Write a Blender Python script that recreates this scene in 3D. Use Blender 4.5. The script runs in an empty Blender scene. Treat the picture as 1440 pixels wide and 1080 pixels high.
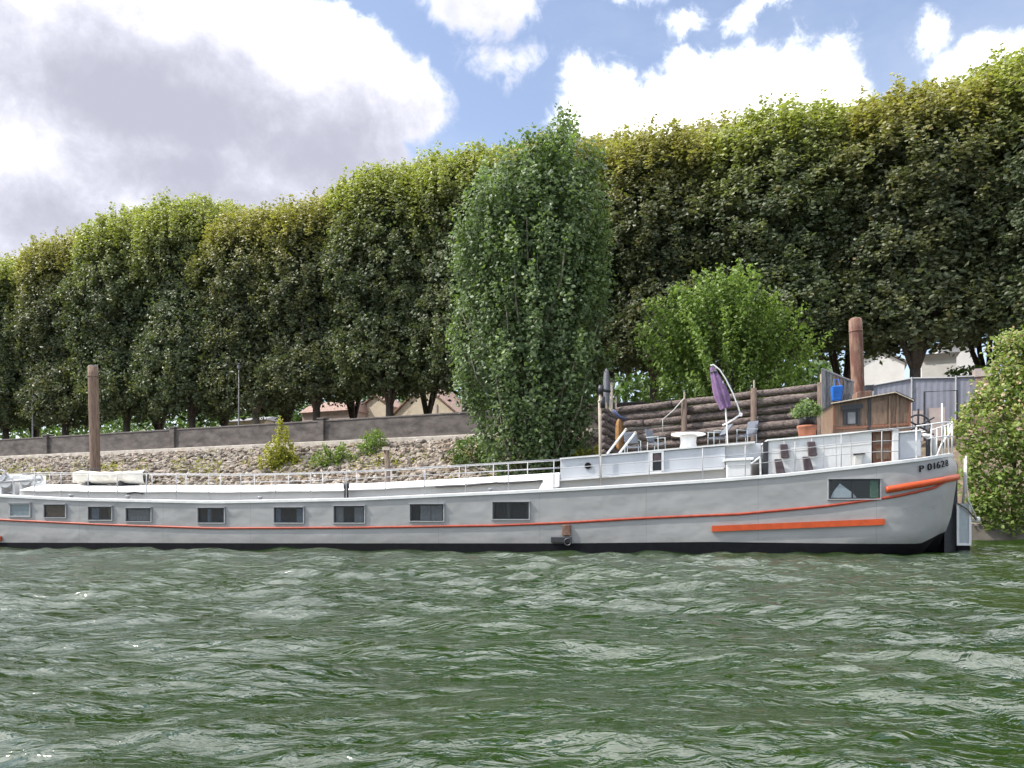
import bpy, math, random
import numpy as np
from mathutils import Vector, Matrix
R = math.radians
C = bpy.context.scene.collection
scene = bpy.context.scene
random.seed(7)

# ------------------------------------------------------------------ camera
F, HZ, CH = 1082.0, 728.0, 1.05            # focal length in photo pixels, horizon row, eye height over water
cam = bpy.data.cameras.new('camera'); co = bpy.data.objects.new('camera', cam); C.objects.link(co)
co.location = (0, 0, CH); co.rotation_euler = (R(90), 0, 0)
cam.sensor_width = 36; cam.lens = F / 1440 * 36; cam.shift_y = (HZ - 540) / 1440
cam.clip_start = 0.05; cam.clip_end = 5000
scene.camera = co

# ------------------------------------------------------------------ light
SUN_EL, SUN_AZ = 50.0, -97.0               # azimuth measured from the view direction (+Y) towards +X
world = bpy.data.worlds.new('World'); scene.world = world; world.use_nodes = True
sun = bpy.data.lights.new('sun', 'SUN'); sun.energy = 4.2; sun.angle = R(0.5); sun.color = (1.0, 0.95, 0.87)
so = bpy.data.objects.new('sun', sun); C.objects.link(so)
sd = Vector((math.sin(R(SUN_AZ)) * math.cos(R(SUN_EL)), math.cos(R(SUN_AZ)) * math.cos(R(SUN_EL)), math.sin(R(SUN_EL))))
so.rotation_euler = sd.to_track_quat('Z', 'Y').to_euler(); so.location = (-60, 10, 80)
scene.view_settings.view_transform = 'Standard'; scene.view_settings.look = 'None'
scene.view_settings.exposure = 0.45; scene.view_settings.gamma = 1.0
scene.view_settings.use_curve_mapping = False
scene.cycles.max_bounces = 6; scene.cycles.diffuse_bounces = 3; scene.cycles.glossy_bounces = 3
scene.cycles.transmission_bounces = 4; scene.cycles.transparent_max_bounces = 8
scene.cycles.use_denoising = True
SKY_STRENGTH = 0.11

class NT:
    def __init__(s, tree): s.t = tree; s.n = tree.nodes; s.l = tree.links
    def new(s, typ, **kw):
        n = s.n.new(typ)
        for k, v in kw.items(): setattr(n, k, v)
        return n
    def put(s, sock, val):
        if isinstance(val, bpy.types.NodeSocket): s.l.new(val, sock)
        elif isinstance(val, (tuple, list)) and sock.type == 'RGBA' and len(val) == 3: sock.default_value = (*val, 1)
        else: sock.default_value = val
    def m(s, op, a, b=None, c=None, clamp=False):
        n = s.new('ShaderNodeMath', operation=op, use_clamp=clamp); s.put(n.inputs[0], a)
        if b is not None: s.put(n.inputs[1], b)
        if c is not None: s.put(n.inputs[2], c)
        return n.outputs[0]
    def noise(s, vec, scale, detail=5, rough=0.55, dist=0.0, out=0):
        n = s.new('ShaderNodeTexNoise'); s.put(n.inputs['Vector'], vec)
        n.inputs['Scale'].default_value = scale; n.inputs['Detail'].default_value = detail
        n.inputs['Roughness'].default_value = rough; n.inputs['Distortion'].default_value = dist
        return n.outputs[out]
    def ramp(s, x, lo, hi, a=0.0, b=1.0):
        n = s.new('ShaderNodeMapRange', interpolation_type='SMOOTHSTEP'); s.put(n.inputs[0], x)
        for i, v in ((1, lo), (2, hi), (3, a), (4, b)): s.put(n.inputs[i], v)
        return n.outputs[0]
    def mix(s, f, a, b, mode='MIX'):
        n = s.new('ShaderNodeMix', data_type='RGBA', blend_type=mode); s.put(n.inputs[0], f)
        s.put(n.inputs[6], a); s.put(n.inputs[7], b); return n.outputs[2]
    def scale(s, vec, v):
        n = s.new('ShaderNodeMapping'); s.put(n.inputs[0], vec); n.inputs['Scale'].default_value = v; return n.outputs[0]

def build_world():
    w = NT(world.node_tree); w.n.clear()
    out = w.new('ShaderNodeOutputWorld'); bg = w.new('ShaderNodeBackground')
    bg.inputs['Strength'].default_value = SKY_STRENGTH; w.l.new(bg.outputs[0], out.inputs[0])
    sky = w.new('ShaderNodeTexSky', sky_type='NISHITA'); sky.sun_disc = False
    sky.sun_elevation = R(SUN_EL); sky.sun_rotation = R(SUN_AZ); sky.air_density = 1.0; sky.dust_density = 0.6; sky.ozone_density = 1.6
    geo = w.new('ShaderNodeTexCoord').outputs['Generated']
    sep = w.new('ShaderNodeSeparateXYZ'); w.l.new(geo, sep.inputs[0])
    X, Y, Z = sep.outputs
    az = w.m('ARCTAN2', X, Y); el = w.m('ARCSINE', Z)
    warp = w.noise(geo, 5.0, 7, 0.6, out=1)
    ws = w.new('ShaderNodeSeparateColor'); w.l.new(warp, ws.inputs[0])
    azw = w.m('ADD', az, w.m('MULTIPLY', w.m('SUBTRACT', ws.outputs[0], 0.5), 0.13))
    elw = w.m('ADD', el, w.m('MULTIPLY', w.m('SUBTRACT', ws.outputs[1], 0.5), 0.10))
    def ang(px, py):
        u, v = (px - 720) / F, (HZ - py) / F
        a = math.atan(u); return a, math.atan(v * math.cos(a)), math.cos(a)
    def blob(px, py, rx, ry):
        a, e, ca = ang(px, py); k = ca * ca / F
        dx = w.m('DIVIDE', w.m('SUBTRACT', azw, a), rx * k); dy = w.m('DIVIDE', w.m('SUBTRACT', elw, e), ry * k)
        return w.m('SUBTRACT', 1.0, w.m('SQRT', w.m('ADD', w.m('MULTIPLY', dx, dx), w.m('MULTIPLY', dy, dy))))
    def field(bl):
        f = None
        for b in bl:
            r = min(b[2], b[3]); g = w.m('MULTIPLY', blob(*b), r / 60.0)      # comparable edge widths
            f = g if f is None else w.m('MAXIMUM', f, g)
        return f
    clouds = [(180, 190, 420, 250), (470, 130, 130, 110), (562, 150, 72, 62), (520, 235, 60, 60), (380, 330, 230, 90), (330, 0, 150, 70),
              (690, -6, 92, 46), (850, -28, 130, 18), (972, 6, 28, 18), (1080, -6, 42, 16),
              (1000, 165, 200, 78), (880, 140, 75, 50), (985, 110, 52, 46), (1110, 125, 75, 42), (838, 150, 48, 72), (1175, 150, 48, 34), (960, 240, 140, 60),
              (1395, 100, 85, 56), (1325, 75, 44, 32), (1450, 100, 60, 70), (720, 88, 52, 12), (1180, -90, 190, 40)]
    f = field(clouds)
    n1 = w.noise(geo, 9.0, 9, 0.62); n2 = w.noise(geo, 2.3, 6, 0.55); n3 = w.noise(geo, 26.0, 7, 0.65, 0.6)
    gen = w.m('MULTIPLY', w.m('SUBTRACT', n2, w.ramp(Y, -0.25, 0.3, 0.56, 0.38)), 6.0)                     # broken cloud in the rest of the sky
    away = w.m('MAXIMUM', w.ramp(w.m('ABSOLUTE', az), 0.64, 0.85), w.ramp(el, 0.66, 0.8))
    gen = w.m('SUBTRACT', w.m('MULTIPLY', gen, away), w.m('MULTIPLY', w.m('SUBTRACT', 1.0, away), 4.0))
    f = w.m('MAXIMUM', f, gen)
    f = w.m('ADD', f, w.m('ADD', w.m('MULTIPLY', w.m('SUBTRACT', n1, 0.5), 1.5), w.m('MULTIPLY', w.m('SUBTRACT', n3, 0.5), 0.9)))
    dens = w.m('POWER', w.ramp(f, -0.14, 0.34), 1.6)
    shade_b = [(230, 150, 330, 75), (430, 225, 160, 70), (60, 290, 120, 70), (100, 110, 120, 60), (560, 265, 70, 40), (690, 0, 80, 34), (250, 240, 200, 60), (370, 290, 160, 40)]
    sh = w.m('ADD', field(shade_b), w.m('ADD', w.m('MULTIPLY', w.m('SUBTRACT', n1, 0.5), 3.0), w.m('MULTIPLY', w.m('SUBTRACT', n3, 0.5), 1.0)))
    sh = w.m('MAXIMUM', w.ramp(sh, -1.8, 1.05), w.m('MULTIPLY', w.ramp(gen, 0.9, 2.0), 0.6))
    S = 1.0 / SKY_STRENGTH
    lum = w.m('MULTIPLY', w.m('ADD', 1.45, w.m('MULTIPLY', w.ramp(el, 0.50, 0.74), 2.3)), w.m('POWER', 0.305, sh))   # lit cloud to shaded cloud base
    ccol = w.mix(1.0, w.mix(sh, (S, S, 1.02 * S, 1), (0.97 * S, 0.985 * S, 1.18 * S, 1)), lum, 'MULTIPLY')
    thin = w.ramp(w.noise(w.scale(geo, (1.0, 1.0, 2.2)), 3.2, 6, 0.6), 0.42, 0.72, 0.10, 0.34)
    base = w.mix(thin, w.mix(1.0, sky.outputs[0], (1.95, 1.72, 1.62, 1), 'MULTIPLY'), (0.62 * S, 0.68 * S, 0.80 * S, 1))
    w.l.new(w.mix(dens, base, ccol), bg.inputs['Color'])
build_world()

# ------------------------------------------------------------------ materials
MATS = {}
def mat(name, col, rough=0.6, var=0.25, scale=6.0, stretch=(1, 1, 1), bump=0.0, bscale=30.0, spec=0.5, dirt=None, dscale=1.5, dlo=0.52, dhi=0.72, metallic=0.0):
    """procedural paint / stone / wood: base colour broken up by noise, optional stain patches and bump"""
    m = bpy.data.materials.new(name); m.use_nodes = True; MATS[name] = m
    t = NT(m.node_tree); b = t.n['Principled BSDF']
    b.inputs['Roughness'].default_value = rough; b.inputs['Specular IOR Level'].default_value = spec; b.inputs['Metallic'].default_value = metallic
    oc = t.new('ShaderNodeTexCoord').outputs['Object']; v = t.scale(oc, stretch)
    f = t.noise(v, scale, 6, 0.6)
    lo = tuple(c * (1 - var) for c in col); hi = tuple(min(1, c * (1 + var)) for c in col)
    c = t.mix(t.ramp(f, 0.3, 0.7), lo, hi)
    if dirt: c = t.mix(t.m('MULTIPLY', t.ramp(t.noise(v, dscale, 8, 0.65), dlo, dhi), 0.85), c, dirt)
    t.put(b.inputs['Base Color'], c)
    if bump:
        bn = t.new('ShaderNodeBump'); bn.inputs['Strength'].default_value = bump; bn.inputs['Distance'].default_value = 0.03
        t.put(bn.inputs['Height'], t.noise(v, bscale, 4, 0.6)); t.l.new(bn.outputs[0], b.inputs['Normal'])
    return m

mat('white_paint', (0.68, 0.68, 0.67), 0.45, 0.07, 3, dirt=(0.50, 0.47, 0.42), dscale=2.2, dlo=0.56, dhi=0.85, stretch=(1, 1, 0.45))
mat('roof_paint', (0.82, 0.82, 0.80), 0.5, 0.04, 2, dirt=(0.60, 0.58, 0.54), dscale=1.1, dlo=0.6, dhi=0.9)
mat('panel_paint', (0.50, 0.52, 0.55), 0.4, 0.06, 2, dirt=(0.42, 0.42, 0.43), dscale=2.5, dlo=0.55, dhi=0.9, stretch=(1, 1, 0.4))
mat('cream_paint', (0.55, 0.535, 0.50), 0.5, 0.07, 2, dirt=(0.36, 0.33, 0.29), dscale=2.0, dlo=0.52, dhi=0.85, stretch=(0.6, 1, 1))
mat('rail_metal', (0.36, 0.36, 0.37), 0.4, 0.1, 5)
mat('red_paint', (0.33, 0.050, 0.022), 0.5, 0.2, 8)
mat('orange_paint', (0.50, 0.070, 0.012), 0.42, 0.12, 5, dirt=(0.35, 0.06, 0.02), dscale=5, dlo=0.62, dhi=0.8)
mat('black_paint', (0.006, 0.006, 0.008), 0.7, 0.3, 5, spec=0.15)
mat('black_steel', (0.03, 0.03, 0.035), 0.45, 0.3, 8)
mat('glass_back', (0.012, 0.014, 0.018), 0.3, 0.2, 4)
mat('frame_paint', (0.33, 0.335, 0.34), 0.45, 0.08, 8)
mat('dark_frame', (0.02, 0.021, 0.025), 0.45, 0.15, 8)
mat('curtain_grey', (0.15, 0.155, 0.165), 0.9, 0.15, 20)
mat('curtain_brown', (0.11, 0.08, 0.062), 0.9, 0.2, 20)
mat('curtain_blue', (0.10, 0.13, 0.17), 0.9, 0.2, 20)
mat('curtain_pale', (0.36, 0.40, 0.41), 0.9, 0.06, 10)
mat('curtain_dark', (0.014, 0.017, 0.024), 0.9, 0.2, 20)
mat('curtain_white', (0.55, 0.57, 0.58), 0.9, 0.05, 8)
mat('curtain_green', (0.12, 0.20, 0.14), 0.9, 0.2, 10)
mat('cabin_wood', (0.145, 0.095, 0.062), 0.6, 0.35, 5, (6, 6, 0.6), 0.3, 25, dirt=(0.10, 0.05, 0.03), dscale=1.2)
mat('door_wood', (0.17, 0.07, 0.038), 0.6, 0.3, 5, (6, 6, 0.6), 0.3, 25)
mat('log_wood', (0.170, 0.134, 0.120), 0.9, 0.6, 3, (0.8, 7, 7), 1.0, 9, dirt=(0.040, 0.030, 0.027), dscale=1.1, dlo=0.46, dhi=0.66)
mat('post_wood', (0.12, 0.085, 0.065), 0.85, 0.4, 5, (5, 5, 0.7), 0.6, 12)
mat('pale_wood', (0.40, 0.34, 0.27), 0.8, 0.2, 5, (5, 5, 0.7))
mat('rust', (0.19, 0.112, 0.078), 0.85, 0.4, 3, (3, 3, 0.8), 0.35, 20, dirt=(0.11, 0.040, 0.028), dscale=1.1, dlo=0.46, dhi=0.62)
mat('pile_wood', (0.155, 0.102, 0.072), 0.85, 0.4, 4, (5, 5, 0.6), 0.5, 14, dirt=(0.065, 0.042, 0.032), dscale=1.0)
mat('wall_concrete', (0.115, 0.099, 0.091), 0.9, 0.3, 1.6, (0.6, 1, 1.4), 0.35, 9, dirt=(0.042, 0.035, 0.034), dscale=1.1, dlo=0.45, dhi=0.70)
mat('coping_stone', (0.13, 0.115, 0.107), 0.9, 0.25, 3, bump=0.3, bscale=12)
mat('kerb_stone', (0.42, 0.38, 0.33), 0.9, 0.2, 2, bump=0.3, bscale=10)
mat('quay_concrete', (0.13, 0.115, 0.095), 0.9, 0.3, 1.5, bump=0.5, bscale=8, dirt=(0.06, 0.06, 0.045), dscale=0.9)
mat('bank_soil', (0.15, 0.115, 0.08), 0.95, 0.4, 2.5, bump=0.8, bscale=6, dirt=(0.10, 0.11, 0.035), dscale=0.6)
mat('gravel', (0.25, 0.22, 0.18), 0.95, 0.25, 3, bump=0.3, bscale=20)
mat('bark', (0.075, 0.06, 0.048), 0.9, 0.45, 4, (3, 3, 1), 0.6, 8)
mat('bark_pale', (0.21, 0.185, 0.15), 0.9, 0.4, 3, (3, 3, 1), 0.4, 8)
mat('terracotta', (0.31, 0.12, 0.07), 0.8, 0.2, 5)
mat('dark_pot', (0.02, 0.022, 0.028), 0.5, 0.2, 5)
mat('purple_cloth', (0.17, 0.10, 0.20), 0.85, 0.25, 8, dirt=(0.10, 0.05, 0.14), dscale=4)
mat('blue_tarp', (0.008, 0.11, 0.42), 0.45, 0.2, 5)
mat('slate_fabric', (0.11, 0.125, 0.155), 0.8, 0.2, 12)
mat('grey_boards', (0.12, 0.12, 0.125), 0.8, 0.3, 6, (5, 5, 0.7), 0.3, 14)
mat('sheet_metal', (0.22, 0.225, 0.27), 0.5, 0.1, 1.5, dirt=(0.15, 0.14, 0.15), dscale=1.5)
mat('pink_plaster', (0.40, 0.33, 0.31), 0.85, 0.12, 2)
mat('house_cream', (0.56, 0.49, 0.38), 0.85, 0.08, 1.5, dirt=(0.36, 0.31, 0.24), dscale=0.6)
mat('house_white', (0.66, 0.65, 0.63), 0.85, 0.06, 1.0)
mat('roof_tile', (0.25, 0.165, 0.135), 0.85, 0.3, 6, bump=0.5, bscale=12)
mat('roof_zinc', (0.17, 0.165, 0.17), 0.6, 0.2, 4)
mat('oar_grey', (0.17, 0.17, 0.19), 0.5, 0.15, 4)
mat('board_orange', (0.28, 0.14, 0.045), 0.5, 0.25, 3)
mat('rope_blue', (0.10, 0.12, 0.22), 0.8, 0.2, 8)
mat('rope_white', (0.55, 0.54, 0.50), 0.8, 0.1, 8)
mat('purple_brown', (0.075, 0.055, 0.06), 0.8, 0.25, 9)
mat('canvas_white', (0.66, 0.63, 0.57), 0.7, 0.12, 3, dirt=(0.42, 0.38, 0.33), dscale=2)
mat('lamp_glass', (0.16, 0.16, 0.16), 0.3, 0.05, 4)

def hull_material():
    m = bpy.data.materials.new('hull_paint'); m.use_nodes = True; MATS['hull_paint'] = m
    t = NT(m.node_tree); b = t.n['Principled BSDF']; b.inputs['Roughness'].default_value = 0.38
    oc = t.new('ShaderNodeTexCoord').outputs['Object']
    big = t.noise(t.scale(oc, (0.35, 1, 1.2)), 1.0, 5, 0.6); fine = t.noise(t.scale(oc, (2.5, 2, 0.25)), 2.2, 7, 0.65)
    c = t.mix(t.ramp(big, 0.3, 0.7), (0.285, 0.283, 0.278), (0.335, 0.331, 0.324))
    c = t.mix(t.m('MULTIPLY', t.ramp(fine, 0.6, 0.9), 0.2), c, (0.25, 0.24, 0.23))
    scuff = t.noise(t.scale(oc, (1.4, 1, 5.0)), 1.7, 8, 0.7)
    c = t.mix(t.m('MULTIPLY', t.ramp(scuff, 0.58, 0.72), 0.55), c, (0.17, 0.16, 0.155))
    chip = t.noise(t.scale(oc, (1.2, 1, 6.0)), 2.9, 6, 0.7, 0.4)
    c = t.mix(t.m('MULTIPLY', t.ramp(chip, 0.68, 0.72), 0.6), c, (0.50, 0.50, 0.50))
    sp = t.new('ShaderNodeSeparateXYZ'); t.l.new(oc, sp.inputs[0])
    runs = t.noise(t.scale(oc, (4, 2, 0.45)), 1.0, 6, 0.7)
    c = t.mix(t.m('MULTIPLY', t.ramp(runs, 0.64, 0.82), 0.35), c, (0.17, 0.125, 0.095))
    grime = t.m('MULTIPLY', t.ramp(t.m('ADD', sp.outputs[2], t.m('MULTIPLY', t.m('SUBTRACT', scuff, 0.5), 0.8)), 0.22, 0.60, 1.0, 0.0), 0.35)
    c = t.mix(grime, c, (0.15, 0.145, 0.125))
    seam = t.m('PINGPONG', t.m('ADD', sp.outputs[0], t.m('MULTIPLY', big, 0.04)), 1.6); seamx = t.ramp(seam, 0.0, 0.022, 1.0, 0.0)
    c = t.mix(t.m('MULTIPLY', seamx, 0.35), c, (0.16, 0.16, 0.16))
    t.put(b.inputs['Base Color'], c)
    plates = t.noise(t.scale(oc, (0.8, 0.8, 1.0)), 1.3, 2, 0.5)
    bn = t.new('ShaderNodeBump'); bn.inputs['Strength'].default_value = 0.6; bn.inputs['Distance'].default_value = 0.10
    t.put(bn.inputs['Height'], plates); t.l.new(bn.outputs[0], b.inputs['Normal'])
hull_material()

def pane_material():
    m = bpy.data.materials.new('window_glass'); m.use_nodes = True; MATS['window_glass'] = m
    t = NT(m.node_tree); t.n.clear(); o = t.new('ShaderNodeOutputMaterial')
    mx = t.new('ShaderNodeMixShader'); tr = t.new('ShaderNodeBsdfTransparent'); gl = t.new('ShaderNodeBsdfGlossy')
    tr.inputs[0].default_value = (0.8, 0.84, 0.86, 1); gl.inputs['Roughness'].default_value = 0.03; gl.inputs[0].default_value = (0.72, 0.84, 1.0, 1)
    fr = t.new('ShaderNodeFresnel'); fr.inputs[0].default_value = 1.5
    t.l.new(t.m('MULTIPLY', fr.outputs[0], 0.5), mx.inputs[0]); t.l.new(tr.outputs[0], mx.inputs[1]); t.l.new(gl.outputs[0], mx.inputs[2])
    t.l.new(mx.outputs[0], o.inputs[0])
pane_material()

def leaf_material(name, base, tip, alt, trans=0.3):
    """leaf colour varies leaf by leaf (attribute 'leaf': x random, y young growth, z odd tint)"""
    m = bpy.data.materials.new(name); m.use_nodes = True; MATS[name] = m
    t = NT(m.node_tree); t.n.clear(); o = t.new('ShaderNodeOutputMaterial')
    at = t.new('ShaderNodeAttribute'); at.attribute_name = 'leaf'
    s = t.new('ShaderNodeSeparateColor'); t.l.new(at.outputs['Color'], s.inputs[0])
    c = t.mix(s.outputs[0], tuple(x * 0.62 for x in base), tuple(x * 1.4 for x in base))
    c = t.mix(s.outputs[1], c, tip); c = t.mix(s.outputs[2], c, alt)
    p = t.new('ShaderNodeBsdfPrincipled'); t.put(p.inputs['Base Color'], c); p.inputs['Roughness'].default_value = 0.42
    p.inputs['Specular IOR Level'].default_value = 0.3
    tl = t.new('ShaderNodeBsdfTranslucent'); t.put(tl.inputs[0], t.mix(1.0, c, (1.3, 1.5, 0.6, 1), 'MULTIPLY'))
    mx = t.new('ShaderNodeMixShader'); mx.inputs[0].default_value = trans
    t.l.new(p.outputs[0], mx.inputs[1]); t.l.new(tl.outputs[0], mx.inputs[2]); t.l.new(mx.outputs[0], o.inputs[0])
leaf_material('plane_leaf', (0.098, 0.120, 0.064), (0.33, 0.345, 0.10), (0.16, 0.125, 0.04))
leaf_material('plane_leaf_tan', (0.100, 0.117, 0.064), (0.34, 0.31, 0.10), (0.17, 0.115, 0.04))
leaf_material('poplar_leaf', (0.115, 0.160, 0.078), (0.21, 0.29, 0.085), (0.26, 0.30, 0.20))
leaf_material('maple_leaf', (0.145, 0.215, 0.055), (0.26, 0.34, 0.085), (0.20, 0.24, 0.06), 0.35)
leaf_material('shrub_leaf', (0.135, 0.195, 0.042), (0.36, 0.40, 0.11), (0.50, 0.34, 0.26), 0.3)
leaf_material('weed_leaf', (0.20, 0.22, 0.03), (0.46, 0.43, 0.05), (0.30, 0.20, 0.05), 0.3)
leaf_material('hedge_leaf', (0.07, 0.12, 0.03), (0.13, 0.20, 0.04), (0.2, 0.24, 0.05), 0.3)
leaf_material('pot_leaf', (0.12, 0.18, 0.07), (0.20, 0.25, 0.10), (0.3, 0.32, 0.2), 0.3)

# ------------------------------------------------------------------ mesh helpers
class MB:
    def __init__(s): s.v = []; s.f = []; s.mi = []; s.cur = 0
    def add(s, vs, fs):
        o = len(s.v); s.v += [tuple(v) for v in vs]; s.f += [tuple(i + o for i in f) for f in fs]; s.mi += [s.cur] * len(fs); return s
    def box(s, c, size, M=None):
        x, y, z = (a / 2 for a in size); vs = [Vector((i * x, j * y, k * z)) for i in (-1, 1) for j in (-1, 1) for k in (-1, 1)]
        if M is not None: vs = [M @ v for v in vs]
        c = Vector(c); return s.add([v + c for v in vs], [(0, 1, 3, 2), (4, 6, 7, 5), (0, 4, 5, 1), (2, 3, 7, 6), (0, 2, 6, 4), (1, 5, 7, 3)])
    def span(s, a, b): return s.box([(p + q) / 2 for p, q in zip(a, b)], [abs(q - p) for p, q in zip(a, b)])
    def hexa(s, bot, top):                       # four bottom and four top corners
        return s.add(list(bot) + list(top), [(3, 2, 1, 0), (4, 5, 6, 7), (0, 1, 5, 4), (1, 2, 6, 5), (2, 3, 7, 6), (3, 0, 4, 7)])
    def tube(s, pts, r, n=8, cap=True):
        pts = [Vector(p) for p in pts]; rs = r if isinstance(r, (list, tuple)) else [r] * len(pts); vs = []; fs = []
        up = None
        for i, p in enumerate(pts):
            d = (pts[min(i + 1, len(pts) - 1)] - pts[max(i - 1, 0)]).normalized()
            if up is None: up = Vector((0, 0, 1)) if abs(d.z) < 0.9 else Vector((1, 0, 0))
            a = d.cross(up).normalized(); b = d.cross(a).normalized(); up = a.cross(d)
            vs += [p + (a * math.cos(2 * math.pi * k / n) + b * math.sin(2 * math.pi * k / n)) * rs[i] for k in range(n)]
        for i in range(len(pts) - 1):
            fs += [(i * n + k, i * n + (k + 1) % n, (i + 1) * n + (k + 1) % n, (i + 1) * n + k) for k in range(n)]
        if cap: fs += [tuple(range(n))[::-1], tuple(range((len(pts) - 1) * n, len(pts) * n))]
        return s.add(vs, fs)
    def lathe(s, c, prof, n=20):                # prof: (radius, z)
        vs = [(c[0] + r * math.cos(2 * math.pi * k / n), c[1] + r * math.sin(2 * math.pi * k / n), c[2] + z) for r, z in prof for k in range(n)]
        fs = [(i * n + k, i * n + (k + 1) % n, (i + 1) * n + (k + 1) % n, (i + 1) * n + k) for i in range(len(prof) - 1) for k in range(n)]
        fs += [tuple(range(n))[::-1], tuple(range((len(prof) - 1) * n, len(prof) * n))]
        return s.add(vs, fs)
    def grid(s, rows, close=False):
        n = len(rows[0]); vs = [p for r in rows for p in r]
        fs = [(i * n + j, i * n + j + 1, (i + 1) * n + j + 1, (i + 1) * n + j) for i in range(len(rows) - 1) for j in range(n - 1)]
        return s.add(vs, fs)
    def build(s, name, mats, parent=None, smooth=False, bevel=0.0, loc=None):
        me = bpy.data.meshes.new(name); me.from_pydata(s.v, [], s.f)
        for mm in (mats if isinstance(mats, (list, tuple)) else [mats]): me.materials.append(MATS[mm])
        me.polygons.foreach_set('material_index', s.mi)
        if smooth: me.polygons.foreach_set('use_smooth', [True] * len(s.f))
        me.update(); o = bpy.data.objects.new(name, me); C.objects.link(o)
        if parent is not None: o.parent = parent
        if loc is not None: o.location = loc
        if bevel:
            b = o.modifiers.new('bevel', 'BEVEL'); b.width = bevel; b.segments = 2; b.limit_method = 'ANGLE'
        return o

def tag(o, label=None, cat=None, group=None, kind=None):
    for k, v in (('label', label), ('category', cat), ('group', group), ('kind', kind)):
        if v: o[k] = v
    return o
def thing(name, label, cat, loc=(0, 0, 0), rz=0.0, group=None):
    o = bpy.data.objects.new(name, None); C.objects.link(o); o.empty_display_size = 0.3
    o.location = loc; o.rotation_euler = (0, 0, rz); return tag(o, label, cat, group)
def copy_tree(o, parent=None):
    kids = [k for k in bpy.data.objects if k.parent == o]
    c = o.copy(); C.objects.link(c); c.parent = parent
    for k in kids: copy_tree(k, c)
    return c
def P(px, py, d): return Vector(((px - 720) / F * d, d, CH + (HZ - py) / F * d))   # a point read off the photo at distance d
def lerp(x, xs, ys): return float(np.interp(x, xs, ys))

# bank frame: s runs along the embankment wall, t away from the river
WO = np.array([-51.4, 77.3]); WD = np.array([0.9217, -0.3879]); WN = np.array([0.3879, 0.9217]); WROT = math.atan2(-0.3879, 0.9217)
def wp(s, t, z=0.0): p = WO + WD * s + WN * t; return Vector((p[0], p[1], z))
def at_off(px, t):                              # where the sight line of column px meets the line at offset t: (s, distance)
    r = np.array([(px - 720) / F, 1.0]); d = (WO @ WN + t) / (r @ WN); return float((r * d - WO) @ WD), float(d)
# barge frame
BO = np.array([-18.0, 27.05]); BROT = R(-10.71); BU = np.array([math.cos(BROT), math.sin(BROT)]); BV = np.array([-math.sin(BROT), math.cos(BROT)])
def bl(px, py, v):
    r = np.array([(px - 720) / F, 1.0]); d = (BO @ BV + v) / (r @ BV)
    return Vector((float((r * d - BO) @ BU), v, CH + (HZ - py) * d / F))
def b2w(p): q = BO + BU * p[0] + BV * p[1]; return Vector((q[0], q[1], p[2]))
def bpx(u, v): q = BO + BU * u + BV * v; return 720 + F * q[0] / q[1]

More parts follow.
